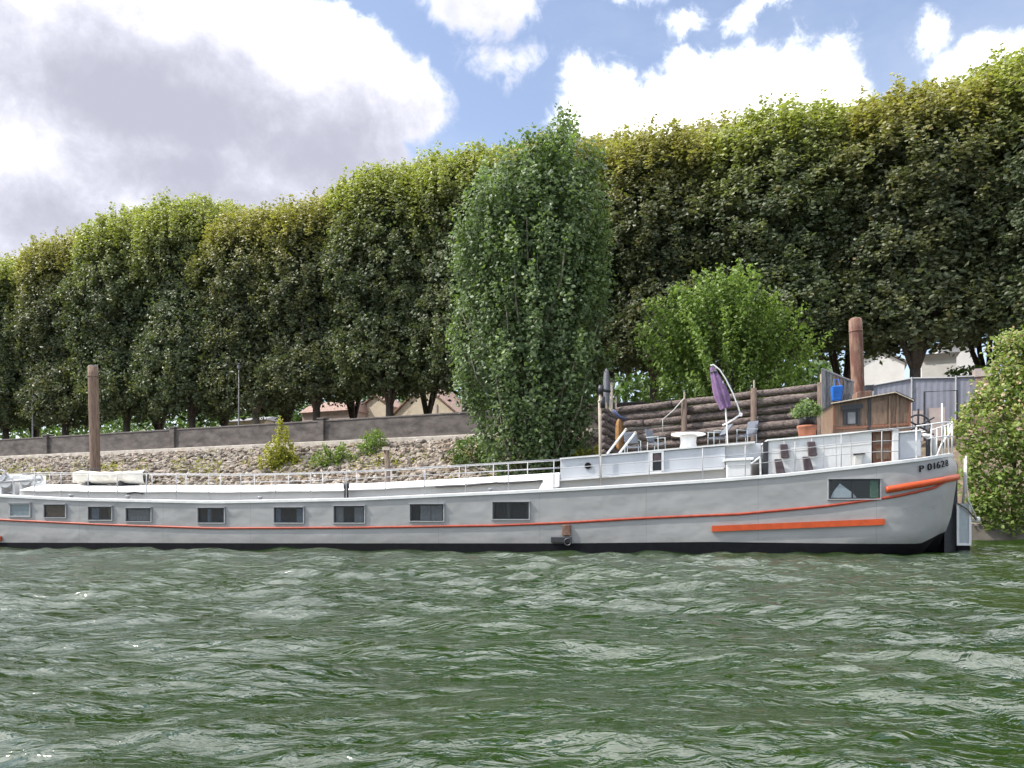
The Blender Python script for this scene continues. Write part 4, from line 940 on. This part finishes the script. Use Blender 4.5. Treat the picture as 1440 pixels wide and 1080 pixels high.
# ---- forward deckhouse: pale panels above a cream coaming
def quadbox(name, m, x0, x1, t0, t1, b0, b1, v0, v1, bevel=.0, parent=None):
    a, b, c, d = bl(x0, b0, v0), bl(x1, b1, v0), bl(x1, t1, v0), bl(x0, t0, v0)
    return MB().hexa([(a.x, v0, a.z), (b.x, v0, b.z), (b.x, v1, b.z), (a.x, v1, a.z)], [(d.x, v0, d.z), (c.x, v0, c.z), (c.x, v1, c.z), (d.x, v1, d.z)]).build(name, m, parent or barge, bevel=bevel)
dh = quadbox('deckhouse', 'panel_paint', 788, 1020, 646.5, 627.5, 675, 658, .50, 4.5, .015)
quadbox('roof_edge', 'white_paint', 787, 1062, 644, 620.5, 646.3, 622.8, .44, 4.56, 0, dh)
quadbox('panel', 'panel_paint', 1020.3, 1070, 627.2, 623, 651, 646, .75, 4.4, .01, dh)
quadbox('lower_coaming', 'cream_paint', 788, 1046, 676, 658, 690, 673.5, .58, 4.4, 0, dh)
quadbox('ledge', 'white_paint', 788, 1018, 674.3, 657.6, 676.3, 659.6, .40, .62, 0, dh)
c = bl(827, 655, .5); pr = MB().tube([(c.x, .505, c.z), (c.x, .47, c.z)], .125, 24).build('porthole', 'frame_paint', barge); MB().tube([(c.x, .4695, c.z), (c.x, .455, c.z)], .098, 24).build('pane', 'black_paint', pr)
wn = quadbox('side_window', 'glass_back', 918, 930, 637.5, 636.5, 662, 661, .465, .51); 
for nm, q in (('jamb', (914, 917.7, 635, 634.7, 665, 664.8)), ('jamb', (930.3, 933.5, 634, 633.8, 663, 662.8)), ('head', (917.8, 930.2, 634.8, 634, 637.3, 636.4)), ('sill', (917.8, 930.2, 662.2, 661.2, 665, 664))): quadbox(nm, 'white_paint', *q, .445, .51, 0, wn)
quadbox('grille', 'purple_brown', 919.5, 929, 639, 638.4, 650, 649.2, .455, .464, 0, wn)
# locker bay
lk = quadbox('locker', 'white_paint', 1022, 1056, 649, 647, 672.5, 669.5, .22, .74, .02)
quadbox('locker_lid', 'roof_paint', 1018, 1060, 645.2, 643, 648.8, 646.7, .16, .748, .01, lk)
a, b = bl(1056, 652, .2), bl(1069, 643, .2); MB().tube([a, b], .03, 8).tube([b, bl(1069.5, 668, .2)], .03, 8).build('lid_stay', 'white_paint', lk)
quadbox('bay_post', 'black_steel', 1073.5, 1080, 621, 620.5, 668.5, 667.5, .3, .45)
# ---- after deckhouse
ah = quadbox('after_deckhouse', 'white_paint', 1080.2, 1226, 620.3, 606.8, 668, 652.5, .34, 4.5, .015)
quadbox('roof_edge', 'roof_paint', 1079, 1262, 617.9, 601.8, 620.1, 604, .28, 4.56, 0, ah)
for x in (1117, 1158, 1175, 1196): 
    y0 = lerp(x, [1080, 1226], [621, 608]); y1 = lerp(x, [1080, 1226], [667, 652]); quadbox('panel_seam', 'cream_paint', x, x + .8, y0, y0, y1, y1, .332, .345, 0, ah)
quadbox('panel_seam', 'cream_paint', 1080.5, 1226, 637.5, 623.5, 638.2, 624.2, .3325, .3455, 0, ah)
vent = quadbox('vent_box', 'cream_paint', 1202, 1213, 639.5, 638.5, 655, 654, .26, .345, .01); quadbox('vent_cap', 'black_steel', 1201, 1217, 637.4, 636, 639.3, 638, .22, .35, 0, vent)
dr = quadbox('cabin_door', 'door_wood', 1227.3, 1255, 606.8, 604, 652, 648.8, .40, 4.0, .01)
for x in (1231, 1242): quadbox('door_panel', 'cabin_wood', x, x + 9, lerp(x, [1227, 1255], [611, 608]), lerp(x + 9, [1227, 1255], [611, 608]), 626, 625, .385, .401, .004, dr); quadbox('door_panel', 'cabin_wood', x, x + 9, 631, 630, 646, 645, .385, .401, .004, dr)
quadbox('door_post', 'white_paint', 1255.3, 1264, 604, 603, 649, 647.5, .30, .60, .02)
bx = quadbox('stern_locker', 'panel_paint', 1264.3, 1296, 609.5, 606, 647.5, 642.5, .50, 3.6, .03); quadbox('locker_lid', 'white_paint', 1263, 1298, 607.2, 603.8, 609.3, 605.8, .44, 3.7, .01, bx)
quadbox('stern_post', 'black_steel', 1305, 1309.5, 616, 615.5, 644, 643.5, 1.0, 1.2)
MB().tube([bl(1299, 612, .8), bl(1308, 614, .9), bl(1313, 619, 1.0), bl(1314, 642, 1.0)], .06, 10).build('vent_pipe', 'white_paint', barge, True)
# ---- wooden wheelhouse
V0, V1 = 1.0, 2.7
A_, B_, C_, D_, E_ = bl(1172, 569, V0), bl(1259, 553.5, V0), bl(1281, 563.5, V0), bl(1281, 602, V0), bl(1172, 609, V0)
fl = Vector((0, 0, -.15)); ring = [(p.x, p.z) for p in (E_ + fl, D_ + fl, C_, B_, A_)]
wh = MB().add([(x, V0, z) for x, z in ring] + [(x, V1, z) for x, z in ring], [(0, 1, 2, 3, 4), (9, 8, 7, 6, 5)] + [(i, (i + 5), (i + 1) % 5 + 5, (i + 1) % 5) for i in range(5)]).build('wheelhouse', 'cabin_wood', barge)
def roofslab(p, q, th=.05, ov=.12):
    return [(p.x, V0 - ov, p.z + .004), (q.x, V0 - ov, q.z + .004), (q.x, V1 + ov, q.z + .004), (p.x, V1 + ov, p.z + .004)], [(p.x, V0 - ov, p.z + th), (q.x, V0 - ov, q.z + th), (q.x, V1 + ov, q.z + th), (p.x, V1 + ov, p.z + th)]
ridge = B_ + Vector((0, 0, .0)); rfm = MB(); rfm.hexa(*roofslab(bl(1169, 569.5, V0), ridge)); rfm.hexa(*roofslab(ridge + Vector((.002, 0, 0)), bl(1285, 565, V0))); rfm.build('wheelhouse_roof', 'dark_frame', wh)
MB().tube([bl(1169, 567.4, V0 - .13), bl(1259, 551.6, V0 - .13), bl(1285, 563.2, V0 - .13)], .018, 6).build('roof_trim', 'pale_wood', wh)
for x, w_, m in ((1171.8, 3, 'door_wood'), (1221, 3.2, 'dark_frame'), (1250, 2.4, 'cabin_wood'), (1261, 3, 'cabin_wood'), (1278, 3, 'door_wood')):
    yt = lerp(x, [1172, 1259, 1281], [569.5, 554, 564]); quadbox('corner_post', m, x, x + w_, yt + .5, yt + .2, lerp(x, [1172, 1281], [609, 602]), lerp(x, [1172, 1281], [609, 602]) - .3, V0 - .05, V0 - .002, 0, wh)
quadbox('sill_rail', 'door_wood', 1175, 1277.8, 601, 594.5, 604, 597.5, V0 - .04, V0 - .003, 0, wh)
ww = quadbox('wheelhouse_window', 'glass_back', 1188, 1210, 573, 570.5, 598, 596, V0 - .015, V0 + .01)
quadbox('window_frame', 'dark_frame', 1184, 1214, 570.5, 567.5, 577, 574, V0 - .06, V0 - .016, 0, ww)
for x0, x1 in ((1186, 1190), (1206, 1210)): quadbox('window_frame', 'dark_frame', x0, x1, 577.2, 577, 598, 597.5, V0 - .055, V0 - .0155, 0, ww)
quadbox('curtain', 'curtain_grey', 1192, 1203, 580, 579.5, 596, 595.5, V0 - .028, V0 - .0165, 0, ww)
quadbox('door_panel', 'cabin_wood', 1225, 1248, 566, 562, 598, 596, V0 - .03, V0 - .004, .006, wh)
quadbox('chimney_box', 'rust', 1205, 1226, 551, 549, 562, 558, 2.2, 2.8, .01); quadbox('flue', 'black_steel', 1217, 1229, 541.5, 541, 551, 549, 2.35, 2.65, .01)
# steering wheel
c = bl(1291, 599, 2.1); sw = MB().tube([(c.x + .34 * math.cos(t), 2.1, c.z + .34 * math.sin(t)) for t in np.linspace(0, 6.283, 25)], .03, 8).build('steering_wheel', 'black_steel', barge, True)
sp = MB()
for k in range(6): t = k * math.pi / 3 + .5; sp.tube([(c.x, 2.1, c.z), (c.x + .52 * math.cos(t), 2.1, c.z + .52 * math.sin(t))], .028, 6)
sp.tube([(c.x, 2.0, c.z), (c.x, 2.2, c.z)], .07, 10).build('spoke_set', 'black_steel', sw)
MB().tube([(c.x, 2.2, c.z), (c.x, 2.3, c.z - .6), (c.x, 2.3, zg(c.x))], .06, 8).build('wheel_stand', 'black_steel', sw)

# ---- railings
def rail_line(pts, v): return [bl(x, y, v) for x, y in pts]
RTOP = ([10, 50, 340, 400, 500, 590, 690, 785, 845, 913, 988, 1048, 1120, 1178, 1240, 1328], [667, 665, 667, 666, 663, 657.5, 652, 646, 645, 634, 630, 627, 618, 613, 604, 597])
rail_h = lambda x: lerp(x, *RTOP)
rl_ = MB(); rl_.tube([bl(x, rail_h(x), .06) for x in (12, 50, 120, 200, 280, 340, 400, 450, 500, 545, 590, 640, 690, 740, 787)], .016, 8)
rl_.tube([bl(x, lerp(x, [470, 540, 690, 787], [675, 671, 663.5, 658.5]), .06) for x in (490, 540, 590, 640, 690, 740, 787)], .013, 8)
rail = rl_.build('near_railing', 'rail_metal', barge, True)
for x in (18, 49, 86, 124, 165, 206, 248, 294, 339, 387, 437, 487, 542, 597, 655, 715, 779):
    a = bl(x, rail_h(x), .06); MB().tube([(a.x, .06, zg(a.x) + .03), (a.x, .06, a.z)], .017, 8).build('stanchion', 'rail_metal', rail, True)
fr_ = MB(); fr_.tube([bl(x, rail_h(x) + 1.5, 4.9) for x in (20, 120, 240, 340, 440, 540, 640, 740, 790)], .016, 8); fr_.tube([bl(x, rail_h(x) + 11, 4.9) for x in (340, 440, 540, 640, 740, 790)], .013, 8)
frl = fr_.build('far_railing', 'rail_metal', barge, True)
for x in range(70, 800, 48): a = bl(x, rail_h(x) + 1.5, 4.9); MB().tube([(a.x, 4.9, zg(a.x) + .03), (a.x, 4.9, a.z)], .02, 8).build('stanchion', 'rail_metal', frl, True)
wr = MB()
for off in (14, 29): wr.tube([bl(x, lerp(x, [788, 1048, 1226], [646, 626, 606]) + off * lerp(x, [788, 1300], [.9, 1.0]), .06) for x in (788, 845, 913, 988, 1048, 1120, 1183, 1240, 1265)], .011, 6)
wr.tube([bl(x, y, .06) for x, y in ((1183, 611), (1240, 604.5), (1290, 600))], .02, 8)
wire = wr.build('wire_railing', 'rail_metal', barge, True)
for x, yt in ((845, 641), (913, 636), (988, 630), (1048, 626), (1118, 621), (1183, 611), (1240, 604.5)):
    a = bl(x, yt, .06); MB().tube([(a.x, .06, zg(a.x) + .03), (a.x, .06, a.z)], .014, 8).build('stanchion', 'rail_metal', wire, True)
# tall mast beside the deckhouse (thin pale pole at column 845)
# stern pulpit following the stern curve
def sternp(px, h): u, v = hull_uv(px, 1.0); return Vector((u, v + .06, zg(u) + h))
sr = MB(); pxs = [1290, 1305, 1318, 1328, 1334, 1338, 1340.5]
sr.tube([sternp(x, .95) for x in pxs], .02, 8); sr.tube([sternp(x, .55) for x in pxs[1:]], .016, 8)
far_side = [(UE - .12 - q, 2 * HB - (HB - half(UE - .12 - q, 1)) - .06) for q in (.05, .4, 1.0, 1.8)]
sr.tube([Vector((u, v, zg(u) + .95)) for u, v in far_side], .02, 8); sr.tube([sternp(1340.5, .95), Vector((UE - .14, HB - .5, zg(UE) + .95)), Vector((UE - .13, HB + .5, zg(UE) + .95)), Vector((far_side[0][0], far_side[0][1], zg(UE) + .95))], .02, 8)
sr.tube([sternp(1318, .02), sternp(1325, .35), sternp(1336, .62), sternp(1340, .95)], .021, 8)
srail = sr.build('stern_railing', 'white_paint', barge, True)
for x, h in ((1290, .95), (1311, .95), (1326, 1.5), (1335, .95), (1340, 1.0)): MB().tube([sternp(x, .0), sternp(x, h)], .021, 8).build('stanchion', 'white_paint', srail, True)
for u, v in far_side + [(UE - .13, HB)]: MB().tube([(u, v, zg(u)), (u, v, zg(u) + .98)], .02, 8).build('stanchion', 'white_paint', srail, True)
# rudder
rv = 2.1; a, b = bl(1346, 767, rv), bl(1363.5, 708, rv)
rd = MB().span((a.x, rv - .03, a.z), (b.x, rv + .03, b.z)).build('rudder', 'curtain_pale', barge); rm = MB()
rm.span((a.x - .03, rv - .06, a.z), (a.x + .035, rv - .031, b.z)).span((b.x - .035, rv - .06, a.z), (b.x + .03, rv - .031, b.z)).span((a.x + .036, rv - .06, a.z), (b.x - .036, rv - .031, a.z + .07)).build('rudder_edge', 'white_paint', rd)
MB().span((a.x, rv - .028, -.6), (b.x, rv + .028, a.z - .004)).build('rudder_foot', 'black_paint', rd)
MB().tube([bl(1354, 708, rv), bl(1356, 690, rv), bl(1357, 645, rv)], .035, 10).build('rudder_stock', 'rail_metal', rd, True)
MB().tube([bl(1347, 708, rv - .08), bl(1360, 716, rv - .1), bl(1373, 731, rv - .1)], .022, 6).build('rudder_chain', 'post_wood', rd, True)
MB().tube([bl(1358.5, 641, rv - .15), bl(1359, 680, rv - .15), bl(1361, 702, rv - .15), bl(1374, 731, rv - .12)], .024, 6).build('stern_rope', 'rope_white', rd, True)
MB().tube([bl(1367, 731, rv), bl(1377, 731, rv)], [.07, .1], 10).build('stern_float', 'canvas_white', rd, True)
quadbox('stern_skeg', 'black_steel', 1328, 1346.5, 652, 652, 790, 790, 2.25, 2.6)
# bow gear
wl_ = bl(30, 676, 1.2); wn_ = MB()
for dx, r in ((-.5, .26), (.35, .18)):
    wn_.tube([(wl_.x + dx, 1.0, wl_.z), (wl_.x + dx, 1.7, wl_.z)], r, 18)
wn_.build('windlass_drum', 'white_paint', barge)
wf = MB()
for dx in (-.75, -.2, .1, .6): wf.span((wl_.x + dx - .05, 1.05, zg(0) - .03), (wl_.x + dx + .05, 1.65, wl_.z + .2))
wf.span((wl_.x - .8, 1.3, zg(0) + .12), (wl_.x + .7, 1.4, zg(0) + .2)); wf.build('windlass_frame', 'white_paint', barge, bevel=.015)
wc = MB()
for dx, z, r in ((-.62, .18, .2), (.95, .05, .16)): wc.tube([(wl_.x + dx + r * math.cos(t), .95, wl_.z + z + r * math.sin(t)) for t in np.linspace(0, 6.283, 17)], .03, 6)
wc.tube([(wl_.x - .9, .98, wl_.z - .05), (wl_.x + 1.1, .98, wl_.z + .02)], .05, 8).build('windlass_wheel', 'frame_paint', barge, True)
c = bl(487, 683, .3)
MB().lathe((c.x, .3, zg(c.x)), [(.07, 0), (.07, .35), (.10, .38), (.10, .52), (.05, .56)], 14).build('vent_cowl', 'black_steel', barge, True)
for x in (100, 180, 366, 690): c = bl(x, 696 if x < 500 else 688, .25); MB().lathe((c.x, .25, zg(c.x)), [(.06, 0), (.05, .10), (.09, .13), (.08, .17)], 12).build('bollard', 'frame_paint', barge, True)
c = bl(190, 694, .5); MB().tube([(c.x - .3, .5, c.z), (c.x, .46, c.z + .05), (c.x + .3, .5, c.z)], .03, 8).build('deck_handle', 'black_steel', barge)

# ------------------------------------------------------------------ things lying and standing on the barge
def on_barge(name, label, cat, p, rz=0.0, group=None): w = b2w(p); return thing(name, label, cat, w, BROT + rz, group)
# covered dinghy on the hatch roof
a = bl(161, 679, 1.8); dn = on_barge('dinghy', 'cream covered dinghy lying on the white hatch roof near the brown pile', 'boat', Vector((a.x, 1.8, rc(a.x) + .27)))
L = (bl(205, 679, 1.8).x - bl(117, 679, 1.8).x); rows = []; cov = []
for i in range(25):
    f = i / 24; x = (f - .5) * L; w = .62 * (1 - max(0, f - .72) ** 2 * 9) * (.86 + .14 * min(1, f * 8)); w = max(w, .12); sh = .06 * (2 * f - 1) ** 2
    rows.append([(x, -w, .36 + sh), (x, -w * .93, .18), (x, -w * .55, .06), (x, 0, .03), (x, w * .55, .06), (x, w * .93, .18), (x, w, .36 + sh)])
    cov.append([(x, -w - .03, .33 + sh), (x, -w - .02, .37 + sh), (x, -w * .4, .46 + sh + .02 * math.sin(i * 1.4)), (x, w * .4, .46 + sh), (x, w + .02, .37 + sh)])
MB().grid(rows).build('hull', 'canvas_white', dn, True); MB().grid(cov).build('cover', 'canvas_white', dn)
MB().span((-.5 * L + .5, -.5, -.06), (-.5 * L + .62, .5, .1)).build('chock', 'black_steel', dn); MB().span((.5 * L - .75, -.5, -.06), (.5 * L - .63, .5, .1)).build('chock', 'black_steel', dn)
MB().span((-.5 * L - .04, -.5, .08), (-.5 * L + .015, .5, .44)).build('transom', 'white_paint', dn, bevel=.02)
MB().tube([(-.5 * L + .1, -.5, .5), (-.5 * L + .45, -.45, .58), (-.5 * L + .9, -.2, .55)], .025, 6).build('outboard_bar', 'black_steel', dn, True)

DZ1 = lambda u: lerp(u, [bl(788, 646, .5).x, bl(1062, 622, .5).x], [bl(788, 646, .5).z, bl(1062, 622, .5).z])
dk1 = lambda u, drop=.02: DZ1(u)
def deck_at(px, v): p = bl(px, 640, v); return Vector((p.x, v, DZ1(p.x) - .0))
# white round table
p = deck_at(968, 1.6); ztop = bl(968, 610, 1.6).z; tb = on_barge('garden_table', 'round white garden table on the deckhouse roof between the chairs', 'table', p); H = ztop - p.z
MB().lathe((0, 0, H - .05), [(.50, 0), (.53, .01), (.53, .045), (.50, .055)], 28).build('table_top', 'roof_paint', tb, True)
MB().lathe((0, 0, 0), [(.30, 0), (.28, .02), (.24, H * .5), (.26, H - .06)], 20).build('pedestal', 'white_paint', tb, True)
for k in range(5): t = k * 1.2566 + .4; MB().span((-.02, -.02, 0), (.02, .02, .01)).build('foot', 'white_paint', tb, loc=(.3 * math.cos(t), .3 * math.sin(t), 0))
def chair(label, px, v, rz, kind):
    p = deck_at(px, v); o = on_barge('garden_chair', label, 'chair', p, rz, 'garden chairs on the deckhouse roof'); fr = 'curtain_pale'
    H = .36
    MB().box((0, 0, H), (.46, .44, .03)).build('seat', 'slate_fabric', o, bevel=.01)
    tilt = Matrix.Rotation(R(-14 if kind != 'low' else -38), 3, 'X'); MB().box((0, .24 + (.08 if kind == 'low' else 0), H + .27), (.44, .03, .42), tilt).build('backrest', 'slate_fabric', o, bevel=.01)
    for sx in (-1, 1):
        for sy in (-1, 1): MB().tube([(sx * .23, sy * .2, 0), (sx * .22, sy * .19, H + (.2 if sy < 0 else .05))], .014, 8).build('leg', fr, o, True)
        MB().tube([(sx * .23, -.21, H + .2), (sx * .23, .24, H + .2)], .013, 8).build('armrest', fr, o, True)
    return o
chair('slate backed garden chair left of the white table', 923, 2.0, R(60), 'up')
chair('dark garden chair half hidden at the left end of the deckhouse roof', 890, 2.4, R(170), 'low')
chair('low reclined grey chair between the white table and the parasol pole', 1008, 1.9, R(-70), 'low')
chair('slate backed garden chair right of the parasol pole', 1050, 2.0, R(-50), 'up')
# closed parasol on a bent pole
v = 1.5; k = bl(1023, 625, v); pa = on_barge('parasol', 'closed purple parasol hanging from a bent white pole on the deckhouse roof', 'parasol', Vector((k.x, v, DZ1(k.x))))
lo = lambda x, y, dv=0.0: Vector((bl(x, y, v).x - k.x, dv, bl(x, y, v).z - DZ1(k.x)))
MB().tube([(0, 0, 0), lo(1022, 597), lo(1019, 560), lo(1016, 536)], .024, 10).build('mast', 'white_paint', pa, True)
MB().tube([lo(999, 514), lo(1003, 513), lo(1012, 520), lo(1020, 532), lo(1030, 552), lo(1038, 572), lo(1041.5, 583)], .022, 10).build('arm', 'white_paint', pa, True)
MB().tube([lo(1041.5, 583), lo(1023, 595), lo(1016, 598)], .025, 8).build('strut', 'white_paint', pa, True)
MB().lathe(lo(1041.5, 583), [(.05, -.05), (.06, 0), (.05, .05)], 10).build('joint', 'white_paint', pa, True)
a, b = lo(1001, 516), lo(1021, 574); rows = []
for i in range(15):
    f = i / 14; c = a.lerp(b, f); w = .05 + .125 * math.sin(min(1, f * 1.15) * math.pi * .62) * (1 if f < .85 else .8); r = []
    for j in range(25): t = j / 24 * 6.283; q = w * (1 + .28 * math.sin(6 * t + f * 2.0)); r.append((c.x + q * math.cos(t), q * math.sin(t), c.z + q * .3 * math.cos(t)))
    rows.append(r)
MB().grid(rows).build('canopy', 'purple_cloth', pa, True)
MB().tube([a.lerp(b, .13) + Vector((.1 * math.cos(t), .1 * math.sin(t), 0)) for t in np.linspace(0, 6.283, 13)], .03, 6).build('tie', 'black_steel', pa, True)
MB().lathe((0, 0, 0), [(.28, 0), (.28, .06), (.08, .1)], 18).build('base', 'white_paint', pa)
# two pale poles leaning at the left end of the deckhouse roof, thin pole beside them
for (x0, y0, x1, y1), lab in (((854, 638, 881, 603), 'left one of two pale poles leaning over the deckhouse roof edge'), ((871, 637, 894, 608), 'right one of two pale poles leaning over the deckhouse roof edge')):
    a, b = bl(x0, y0, .9), bl(x1, y1, 1.3); o = on_barge('boarding_pole', lab, 'pole', a, 0, 'leaning poles'); a2, b2 = Vector((0, 0, 0)), b - a
    MB().tube([a2, b2], .035, 8).build('shaft', 'curtain_white', o, True); MB().tube([b2 - (b2 - a2) * .06, b2], .045, 8).build('tip', 'pale_wood', o, True)
a, b = bl(845, 644, .35), bl(842.5, 566, .35); o = on_barge('flag_pole', 'thin pale upright pole at the left part of the deckhouse railing', 'pole', Vector((a.x, .35, zg(a.x)))); MB().tube([(0, 0, 0), (b.x - a.x, 0, b.z - zg(a.x))], .03, 8).build('shaft', 'pale_wood', o, True); MB().lathe((b.x - a.x, 0, b.z - zg(a.x)), [(.03, 0), (.05, .03), (.02, .08)], 8).build('tip', 'pale_wood', o, True)
# flowerpot
p = bl(1135, 613, .70); AZ = lambda u: lerp(u, [bl(1080, 618, .3).x, bl(1262, 602, .3).x], [bl(1080, 618, .3).z, bl(1262, 602, .3).z]); p.z = AZ(p.x)
fp = on_barge('terracotta_pot', 'terracotta pot on the after deckhouse roof holding a dark pot with a leafy plant', 'flower pot', p); k = bl(1136, 613, .7).x - bl(1135, 613, .7).x
MB().lathe((0, 0, 0), [(11.5 * k, 0), (13.5 * k, 13 * k), (14.5 * k, 13.2 * k), (14.5 * k, 17 * k), (12.5 * k, 17 * k), (12 * k, 15 * k)], 24).build('pot', 'terracotta', fp, True)
ip = on_barge('plant_pot', 'black inner pot with a bushy green plant standing in the terracotta pot', 'plant', p + Vector((0, 0, 15.2 * k)))
MB().lathe((0, 0, 0), [(11 * k, 0), (12.6 * k, 11 * k), (13.2 * k, 11.2 * k), (13.2 * k, 13 * k), (11.5 * k, 13 * k)], 24).build('pot', 'dark_pot', ip, True)
rng = np.random.default_rng(3); cen = []; ou = []
for i in range(170): 
    a = rng.uniform(0, 6.283); r = rng.random() ** .6 * 19 * k; z = 19 * k + 21 * k * (1 - (r / (20 * k)) ** 2) * rng.random() ** .6; cen.append((r * math.cos(a), r * math.sin(a), z)); ou.append((math.cos(a), math.sin(a), .5))
leaves('foliage', 'pot_leaf', np.array(cen), np.array(ou), 7, .05, .13, 4, .4, rng.random(170) * .8, .05, .3, .5, ip)
# weathered screen with a blue bag
p0 = bl(1156, 606, 3.4); sc = on_barge('trellis_screen', 'dark grey weathered board screen with a sloping top left of the wooden cabin', 'screen', Vector((p0.x, 3.4, AZ(p0.x)))); q = lambda x, y, dv=0: Vector((bl(x, y, 3.4).x - p0.x, dv, bl(x, y, 3.4).z - AZ(p0.x)))
for x, yt in ((1158, 521), (1197, 538)): a = q(x, yt); MB().span((a.x - .06, -.05, -.0), (a.x + .06, .05, a.z)).build('post', 'grey_boards', sc)
a, b = q(1155, 519), q(1201, 538); MB().tube([a, b], .05, 6).build('top_rail', 'grey_boards', sc)
for i in range(7):
    x = 1161.5 + i * 5; yt = lerp(x, [1155, 1201], [521, 540]); a, b = q(x, yt), q(x + 3.9, 608); m = 'cabin_wood' if i in (2, 3, 4) else 'grey_boards'
    MB().span((a.x, -.02 - .004 * (i % 2), .0), (b.x, .02, a.z)).build('board', m, sc)
a, b = bl(1170, 563, 3.0), bl(1187, 541, 3.0); bb = on_barge('blue_bag', 'bright blue tarpaulin bag hung on the grey screen beside the cabin', 'bag', Vector(((a.x + b.x) / 2, 3.2, a.z))); w_, h_ = (b.x - a.x) / 2, b.z - a.z
MB().hexa([(-w_ * .8, -.10, 0), (w_ * .85, -.10, 0), (w_ * .8, .12, .02), (-w_ * .8, .12, .02)], [(-w_, -.16, h_ * .96), (w_, -.14, h_), (w_ * .95, .12, h_), (-w_ * .95, .12, h_ * .95)]).build('bag', 'blue_tarp', bb, bevel=.04)
MB().tube([(-w_ * .5, -.1, h_ * .9), (-w_ * .4, .05, h_ + .22), (w_ * .4, .05, h_ + .22), (w_ * .5, -.1, h_ * .9)], .015, 6).build('handle', 'blue_tarp', bb)
# dark fender blocks hanging on the white side
for i, (x0, x1, y0, y1, lab) in enumerate([(1097, 1108.5, 624.5, 644, 'upper dark fender block of the left pair on the white deckhouse side'), (1089, 1102, 645.5, 667, 'lower dark fender block of the left pair on the white deckhouse side'),
        (1135.5, 1147.5, 621, 641, 'upper dark fender block of the right pair on the white deckhouse side'), (1128.5, 1141.5, 642, 663.5, 'lower dark fender block of the right pair on the white deckhouse side')]):
    v = .22 if i % 2 else .27; a, b = bl(x0, y1, v), bl(x1, y0, v); o = on_barge('fender_block', lab, 'fender', Vector(((a.x + b.x) / 2, v, a.z)), 0, 'dark fender blocks on the white deckhouse'); w_, h_ = (b.x - a.x) / 2, b.z - a.z
    sk = .06 if i % 2 else .03
    MB().hexa([(-w_ + sk, -.05, 0), (w_ + sk, -.05, 0), (w_ + sk, .055, 0), (-w_ + sk, .055, 0)], [(-w_, -.05, h_), (w_ - sk, -.05, h_), (w_ - sk, .055, h_), (-w_, .055, h_)]).build('pad', 'purple_brown', o, bevel=.015)
    MB().tube([(0, 0, h_), (0, .02, h_ + .09)], .012, 6).build('strap', 'rope_white', o)
